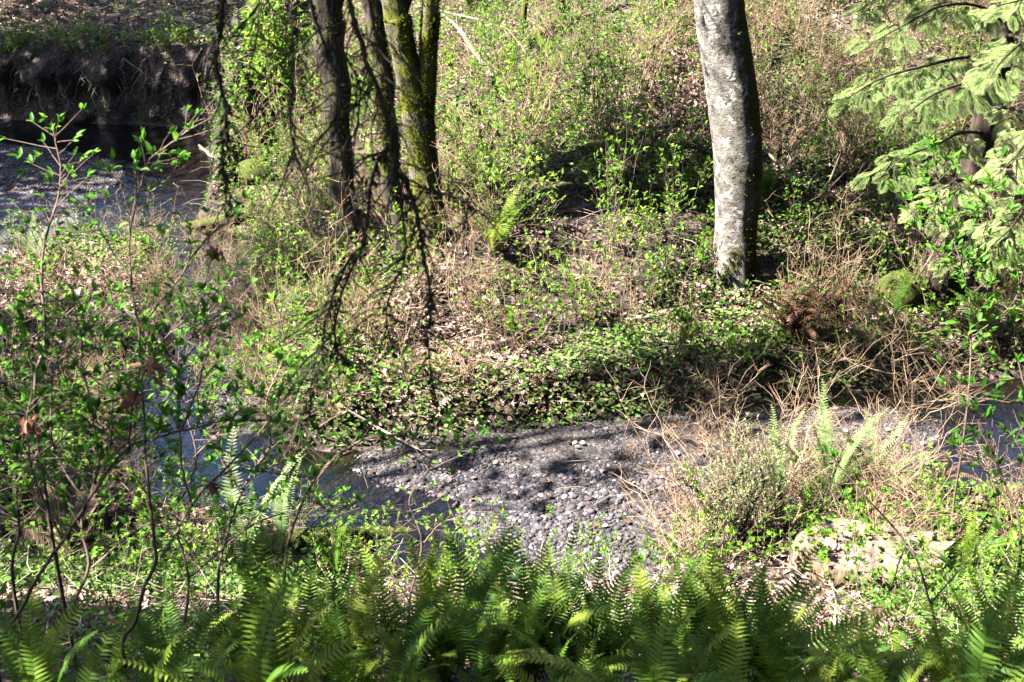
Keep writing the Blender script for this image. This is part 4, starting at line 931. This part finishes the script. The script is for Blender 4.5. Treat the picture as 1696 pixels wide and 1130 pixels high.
# ------------------------------------------------------------------ foreground osoberry shrubs
def wshrub(label, stems, D0, leafy=1.0, dead=0, leaf=.045, name='leafy_shrub', nt_=1.0, mleaf=None):
    """stems: list of pixel paths (px,py,ddepth) ; first point is rooted into the slope"""
    first = P(stems[0][0][0], stems[0][0][1], D0); gz = hgt(first[0], first[1]); base = np.array([first[0], first[1], gz])
    r = empty(name, base); tag(r, label, 'shrub'); st = MB(); lf = MB(); LP, LD, LS = [], [], []
    for si, s in enumerate(stems):
        pts = [P(x[0], x[1], D0 + (x[2] if len(x) > 2 else 0)) for x in s]
        if si == 0: pts = [base - [0, 0, .05]] + pts
        n_ = 6 * len(pts); q = spline(pts, n_) - base + np.cumsum(rng.normal(0, .0016, (n_, 3)), 0)
        r0 = s[0][3] if len(s[0]) > 3 else (.0085 if si == 0 else .0045)
        st.tube(q, np.linspace(r0, .0022, n_), 7, .08)
        L_ = np.linalg.norm(np.diff(q, axis=0), axis=1).sum()
        for _ in range(int(L_ * 34 * nt_)):
            f = random.uniform(.15 if si else .35, 1); i0 = int(f * (n_ - 1)); a = random.uniform(0, 6.28)
            v = np.array([math.cos(a), math.sin(a) * .6, random.uniform(.1, 1.1)]); v /= np.linalg.norm(v); L = random.uniform(.03, .22)
            tw = bez(q[i0], q[i0] + v * L, 4, wob=.07); st.tube(tw, np.linspace(.0022, .001, 4), 4, cap=False)
            for _ in range(random.randint(3, 5)):
                if random.random() < leafy: LP.append(tw[-1]); LD.append(v * .8 + rng.normal(0, .5, 3) + [0, 0, .35]); LS.append(leaf * random.uniform(.4, 1.25))
        for _ in range(5): LP.append(q[-1]); LD.append(rng.normal(0, .45, 3) + [0, 0, .8]); LS.append(leaf)
    st.build('stems', M_fstem, r, True); lf.scatter(*LEAF, LP, LD, LS, wid=np.array(LS) * .95); lf.build('leaves', mleaf or M_fore, r)
    for _ in range(dead):
        s = random.choice(stems); x = s[len(s) // 2 + random.randint(-1, 0)]; p = P(x[0], x[1], D0) - base + rng.normal(0, .02, 3)
        db = MB(); n_ = 7; db.scatter(*LOBED, np.tile(p, (n_, 1)) + rng.normal(0, .012, (n_, 3)), rng.normal(0, .5, (n_, 3)) - [0, 0, .5], rng.uniform(.04, .075, n_), rng.normal(0, 1, (n_, 3))); db.build('dead_leaves', M_dleaf, r)
    return r
wshrub('leafy shrub with long dark stem arching from the bottom left corner',
       [[(-10, 1080), (0, 1066), (39, 1006), (67, 949), (103, 893), (142, 833), (184, 769), (212, 736), (248, 720), (301, 709), (354, 695), (407, 690), (460, 693), (520, 705)],
        [(152, 815), (163, 768), (155, 681), (142, 620), (134, 560), (125, 500)], [(212, 736), (225, 660), (255, 590), (300, 540), (343, 520)],
        [(103, 893), (60, 800), (45, 700), (55, 620), (40, 540)], [(301, 709), (330, 640), (345, 560)], [(142, 833), (90, 740), (85, 640), (100, 560)]], 5.0, dead=3, nt_=1.15)
wshrub('forked leafy shrub whose tall shoot rises before the pool',
       [[(205, 1074), (227, 1031), (244, 978), (265, 925), (260, 896), (253, 836), (248, 783), (244, 730), (241, 688), (235, 610), (232, 540), (220, 468), (216, 398), (227, 336), (241, 290), (255, 262), (283, 237), (311, 219)],
        [(265, 925), (294, 882), (319, 840), (354, 797), (390, 780), (453, 783), (520, 790)], [(248, 318), (276, 300), (308, 276)], [(319, 840), (305, 800), (297, 751), (297, 628), (311, 578), (330, 500), (350, 430)],
        [(235, 610), (265, 580), (304, 565), (343, 550), (400, 520)], [(354, 797), (420, 720), (480, 640), (500, 600)], [(220, 468), (180, 400), (150, 330)], [(232, 540), (290, 470), (340, 400), (400, 360)]], 5.3, dead=3, nt_=.85)
wshrub('leafy shrub with thin stems crowding the left edge', [[(20, 960), (30, 880), (25, 800), (40, 700), (20, 600), (30, 500)], [(25, 800), (80, 720), (110, 640)], [(40, 700), (5, 620), (-10, 540)], [(30, 880), (100, 800), (170, 720), (200, 640)]], 5.8, nt_=1.5)
wshrub('leafy shrub before the shaded creek at lower left', [[(360, 1000), (370, 900), (400, 820), (450, 740), (520, 680), (560, 620)], [(400, 820), (360, 740), (330, 680), (320, 600)], [(450, 740), (440, 660), (470, 580), (450, 500)], [(370, 900), (440, 860), (520, 840), (580, 830)]], 6.2, nt_=1.0)
wshrub('leafy shrub leaning towards the left end of the gravel bar', [[(470, 1010), (480, 900), (520, 800), (590, 735), (660, 720), (720, 735), (800, 745)], [(520, 800), (560, 760), (640, 750), (750, 790)], [(480, 900), (540, 850), (600, 830)]], 6.0, nt_=.8, leafy=.85)
wshrub('dense leafy shrub in the middle of the left foreground', [[(120, 1040), (150, 940), (140, 860), (180, 760), (190, 660), (170, 560), (200, 480)], [(180, 760), (240, 700), (280, 640), (290, 560)], [(140, 860), (80, 780), (70, 680)], [(190, 660), (130, 600), (110, 520), (60, 470)], [(150, 940), (230, 880), (300, 850)]], 5.6, nt_=1.0)
wshrub('leafy shrub screening the creek bend left of the maple trunks', [[(300, 1060), (310, 960), (290, 860), (320, 760), (300, 660), (330, 560), (320, 480)], [(320, 760), (380, 700), (420, 640), (430, 560)], [(290, 860), (230, 800), (200, 720)], [(300, 660), (250, 600), (240, 520)], [(310, 960), (380, 900), (430, 850)]], 6.6, nt_=1.0)
wshrub('leafy shoot with bright new leaves before the sandy shore at upper left', [[(60, 700), (75, 560), (70, 430), (95, 330), (100, 280), (88, 215)], [(70, 430), (40, 390)]], 5.6, nt_=.45)
wshrub('dark leaved shrub twig at the right edge before the blue water', [[(1690, 900), (1660, 790), (1620, 700), (1600, 640)], [(1660, 790), (1600, 760), (1575, 735)], [(1690, 830), (1720, 720), (1690, 600)]], 6.3, nt_=.7, leaf=.05)
wshrub('shrub with small dark leaves before the cedar at right', [[(1600, 700), (1610, 560), (1600, 460), (1560, 330), (1545, 240)], [(1600, 460), (1640, 350), (1660, 260)], [(1600, 480), (1540, 400), (1500, 330)], [(1610, 560), (1680, 500), (1700, 420)]], 9.2, nt_=.9, leaf=.075)
wshrub('thin leafy shoot crossing before the flat stump', [[(1560, 1120), (1540, 1000), (1500, 900), (1430, 820), (1380, 760)], [(1540, 1000), (1600, 930), (1650, 880)], [(1500, 900), (1470, 980)]], 6.3, nt_=.4, leaf=.05, leafy=.6)
wshrub('budding reddish shrub in front of the shaded creek at bottom centre left', [[(690, 1090), (680, 1000), (700, 900), (680, 830), (720, 770)], [(680, 1000), (640, 930), (660, 860)], [(700, 900), (740, 860), (780, 880)]], 7.0, nt_=1.0, leaf=.03, mleaf=M_osob)

# ------------------------------------------------------------------ overhanging dark tree near the camera
tb_ = np.array([-2.7, 1.6, hgt(-2.7, 1.6)])
r = empty('hemlock_tree', tb_); tag(r, 'dark tree whose thin bare branches hang down before the maple trunks', 'tree')
tm = MB(); trunk_mesh(tm, np.array([[0, 0, -.2], [-.05, 0, 1.5], [.05, .1, 3.5], [.0, .1, 6], [.1, .2, 10]]), [.2, .17, .15, .12, .04], 20, 60, .06, .4, 8); tm.build('trunk', M_cbark, r, True)
DH = 3.9
lmb = MB(); pL = np.array([[-2.65, 1.7, 6.4], P(200, -420, 3.6), P(430, -330, DH), P(620, -260, DH), P(800, -200, 4.3)]); ql = spline(pL, 30) - tb_; lmb.tube(ql, np.linspace(.06, .012, 30), 8, .1); lmb.build('limb', M_cbark, r, True)
def hang(pts, r0, fuzz=0, twig=6, d=DH, top=True):
    q0 = [P(*p, d) if len(p) == 2 else P(*p) for p in pts]
    if top:
        t = (q0[0][0] - pL[:, 0]); k = int(np.argmin(np.linalg.norm(ql + tb_ - (q0[0] + [0, 0, .5]), axis=1))); q0 = [ql[k] + tb_] + q0
    n_ = 6 * len(q0); q = spline(q0, n_) - tb_ + np.cumsum(rng.normal(0, .0018, (n_, 3)), 0); mb = MB(); mb.tube(q, np.linspace(r0 * .7, .0018, n_), 6, .25)
    for _ in range(twig * len(pts)):
        i0 = random.randint(4, n_ - 1); v = np.array([random.gauss(0, .6), random.gauss(0, .5), -random.uniform(.1, 1)]) * random.uniform(.05, .26)
        tq = bez(q[i0], q[i0] + v, 5, wob=.15); mb.tube(tq, np.linspace(.003, .0012, 5), 4, cap=False)
    br = mb.build('branch', M_dark, r)
    if fuzz:
        f = MB(); n2 = int(fuzz * .6); idx = rng.integers(3, n_, n2); f.scatter(*LEAFS, q[idx] + rng.normal(0, .008, (n2, 3)), rng.normal(0, .6, (n2, 3)) - [0, 0, .5], rng.uniform(.008, .028, n2), None); f.build('moss', M_dark, br)['kind'] = 'stuff'
hang([(350, -60), (358, 40), (350, 100), (366, 180), (358, 260), (372, 350)], .016, 900)
hang([(575, -50), (590, 40), (612, 110), (640, 180), (655, 235), (665, 285), (700, 310), (750, 325), (806, 352)], .014, 500)
hang([(655, 235), (628, 262), (612, 330), (600, 410), (565, 490), (556, 560), (570, 590)], .009, 350, top=False)
hang([(668, 290), (690, 350), (702, 420), (712, 500), (702, 560), (704, 640)], .010, 400, top=False)
hang([(605, -60), (618, 40), (640, 130), (652, 240), (660, 330), (668, 420), (640, 500), (650, 580)], .009, 300)
hang([(505, -60), (520, 50), (545, 120), (552, 200), (570, 300), (600, 380)], .008, 300)
hang([(480, -60), (488, 80), (482, 180), (490, 260)], .005, 150)
hang([(600, 410), (570, 440), (540, 520), (530, 600), (500, 700)], .006, 250, top=False)
hang([(430, -60), (440, 40), (425, 120), (440, 200)], .004, 60)
hang([(556, -60), (560, 60), (600, 150), (590, 260), (610, 350)], .006, 200)
cl = MB(); nl = 5200; c = np.array([-2.2, 1.2, 10.5]) - tb_ + rng.normal(0, 1, (nl, 3)) * [1.5, 1.2, 1.0]  # unseen crown added to shade the hanging branches and the near slope
cl.scatter(*LEAFR, c, rng.normal(0, 1, (nl, 3)), rng.uniform(.08, .16, nl), rng.normal(0, 1, (nl, 3))); cl.build('crown', M_canopy, r)

# ------------------------------------------------------------------ trees standing outside the left of the frame that shade the place
def shade_tree(tx, ty, h, targets, label, leaf=.17, n=900):
    """crown lobes at points whose shadow falls near the target ground points"""
    b = np.array([tx, ty, hgt(tx, ty)]); r = empty('evergreen_tree', b); tag(r, label, 'tree', 'tall evergreens standing left of the creek')
    tm = MB(); trunk_mesh(tm, np.array([[0, 0, -.3], [.05, 0, h * .4], [0, .1, h * .8], [0, 0, h]]), [.28, .22, .14, .04], 18, 50, .05, .4, 3); tm.build('trunk', M_cbark, r, True)
    br = MB(); lf = MB()
    for (gx_, gy_, hh, rad, dens, *gz_) in targets:
        s_ = (hh - (gz_[0] if gz_ else 0)) / sd.z; c = np.array([gx_ + sd.x * s_, gy_ + sd.y * s_, hh]) - b
        br.tube(bez([0, 0, min(hh, h) * .9], c, 8, wob=.03), np.linspace(.06, .02, 8), 5)
        m = int(n * dens * rad * rad); cl_ = rng.normal(0, rad * .55, (max(8, m // 14), 3)) * [1, 1, .6]
        p = c + cl_[rng.integers(0, len(cl_), m)] + rng.normal(0, .22, (m, 3))
        lf.scatter(*LEAFR, p, rng.normal(0, 1, (m, 3)), rng.uniform(leaf * .6, leaf * 1.3, m), rng.normal(0, 1, (m, 3)))
    br.build('branches', M_cbark, r); lf.build('crown', M_canopy, r)
shade_tree(-15, 17, 13, [(-7.5, 19.5, 7, 2.0, .9), (-5.5, 20.3, 8, 1.6, .9), (-8, 23, 9, 1.6, .45), (-5, 23.4, 9, 1.6, .4), (-6.3, 18, 7, 1.3, .9), (-6.0, 16, 7, 1.0, .6), (-4.4, 21.2, 8, 1.2, .9)], 'tall dark evergreen, farther of the two beyond the left edge')
shade_tree(-13.5, 6.5, 12, [(-3.3, 5.3, 7, .8, 1.1, 1.6), (-2.4, 5.4, 8, .7, 1.1, 1.6), (-1.6, 5.3, 8, .5, .9, 1.6), (1.5, 5.1, 8, .35, .8, 1.7),  (2.8, 4.9, 8, .5, .8, 1.8), (-2.6, 6.0, 8, .5, .8, 1.3),  (-2.9, 4.3, 8, .7, .75, 2.1), (-2.0, 4.3, 8, .65, .75, 2.1), (-1.1, 4.3, 8, .65, .75, 2.1), (-.2, 4.3, 8, .65, .75, 2.1), (.7, 4.3, 8, .65, .75, 2.1), (1.6, 4.3, 8, .65, .75, 2.1), (2.5, 4.3, 8, .7, .75, 2.1), (3.3, 4.5, 8, .6, 1.1, 2.2), 

    (-3.3, 12.3, 8, .9, .45), (-2.4, 10.3, 8, .7, .5), (-3.2, 8.6, 8, .7, .5), (-4.3, 10.8, 8, .8, .5), (-3.9, 9.6, 8, .7, .5), (-4.8, 12.2, 8, .8, .45), (-1.6, 8.2, 8, .55, .6), (-2.0, 13.4, 9, .8, .6), (-1.0, 14.6, 9, .8, .6), (1.6, 10.9, 9, .5, .8), (2.6, 11.4, 9, .5, .8), (3.8, 11.9, 9, .6, .7), (5.4, 12.3, 9, .7, .7), (.7, 9.75, 9, .5, .3), (-.1, 9.9, 9, .5, .3), (5.0, 14.0, 9, .6, .7)], 'tall dark evergreen, nearer of the two beyond the left edge')
# unseen forest behind and right of the viewer, added to block sky light
for i_, (tx, ty, h) in enumerate(((-5, -8, 27), (1, -7, 31), (7, -6, 30), (12, -2, 30), (14, 5, 28), (15, 11, 30), (15.5, 17, 27), (16, 23, 25), (4, -12, 34), (-4, -14, 33), (10, -10, 33), (19, 8, 34), (19, 0, 34))):
    b = np.array([tx, ty, hgt(tx, ty)]); r = empty('evergreen_tree', b); tag(r, 'tall unseen evergreen added behind and right of the viewpoint to block sky light', 'tree', 'unseen evergreens added to block sky light')
    tm = MB(); trunk_mesh(tm, np.array([[0, 0, -.3], [.1, 0, h * .5], [0, 0, h]]), [.35, .25, .03], 12, 30, .05, .3, i_); tm.build('trunk', M_cbark, r, True)
    lf = MB(); m = 5000; u = rng.random(m) ** 1.3; a = rng.uniform(0, 6.28, m); rad = (1 - u) * 4.6 * rng.random(m) ** .5 + .2
    p = np.stack([np.cos(a) * rad, np.sin(a) * rad, h * (.15 + .87 * u) - rad * .3], -1); p = p + rng.normal(0, .15, (m, 3))
    lf.scatter(*LEAFR, p, np.stack([np.cos(a), np.sin(a), -.4 + 0 * a], -1), .85, None); lf.build('crown', M_canopy, r)
# trees beyond the terrace, seen in the pool's reflection
for i_, (tx, ty, h) in enumerate(((-14, 31, 7), (-11.2, 35, 6), (-7.6, 31, 5), (-5.8, 34, 7))):
    b = np.array([tx, ty, hgt(tx, ty)]); r = empty('evergreen_tree', b); tag(r, 'tall evergreen in the row standing beyond the terrace and hill', 'tree', 'evergreens beyond the terrace and hill')
    tm = MB(); trunk_mesh(tm, np.array([[0, 0, -.3], [.1, 0, h * .5], [0, 0, h]]), [.25, .18, .03], 12, 30, .05, .3, i_); tm.build('trunk', M_cbark, r, True)
    lf = MB(); m = 5000; u = rng.random(m); a = rng.uniform(0, 6.28, m); rad = (1 - u) * 2.4 * rng.random(m) ** .5 + .2
    p = np.stack([np.cos(a) * rad, np.sin(a) * rad, h * (.25 + .77 * u) - rad * .3], -1); p = p + rng.normal(0, .15, (m, 3))
    lf.scatter(*LEAFR, p, np.stack([np.cos(a), np.sin(a), -.4 + 0 * a], -1), .32, None); lf.build('crown', M_canopy, r)
print('objects', len(bpy.data.objects))
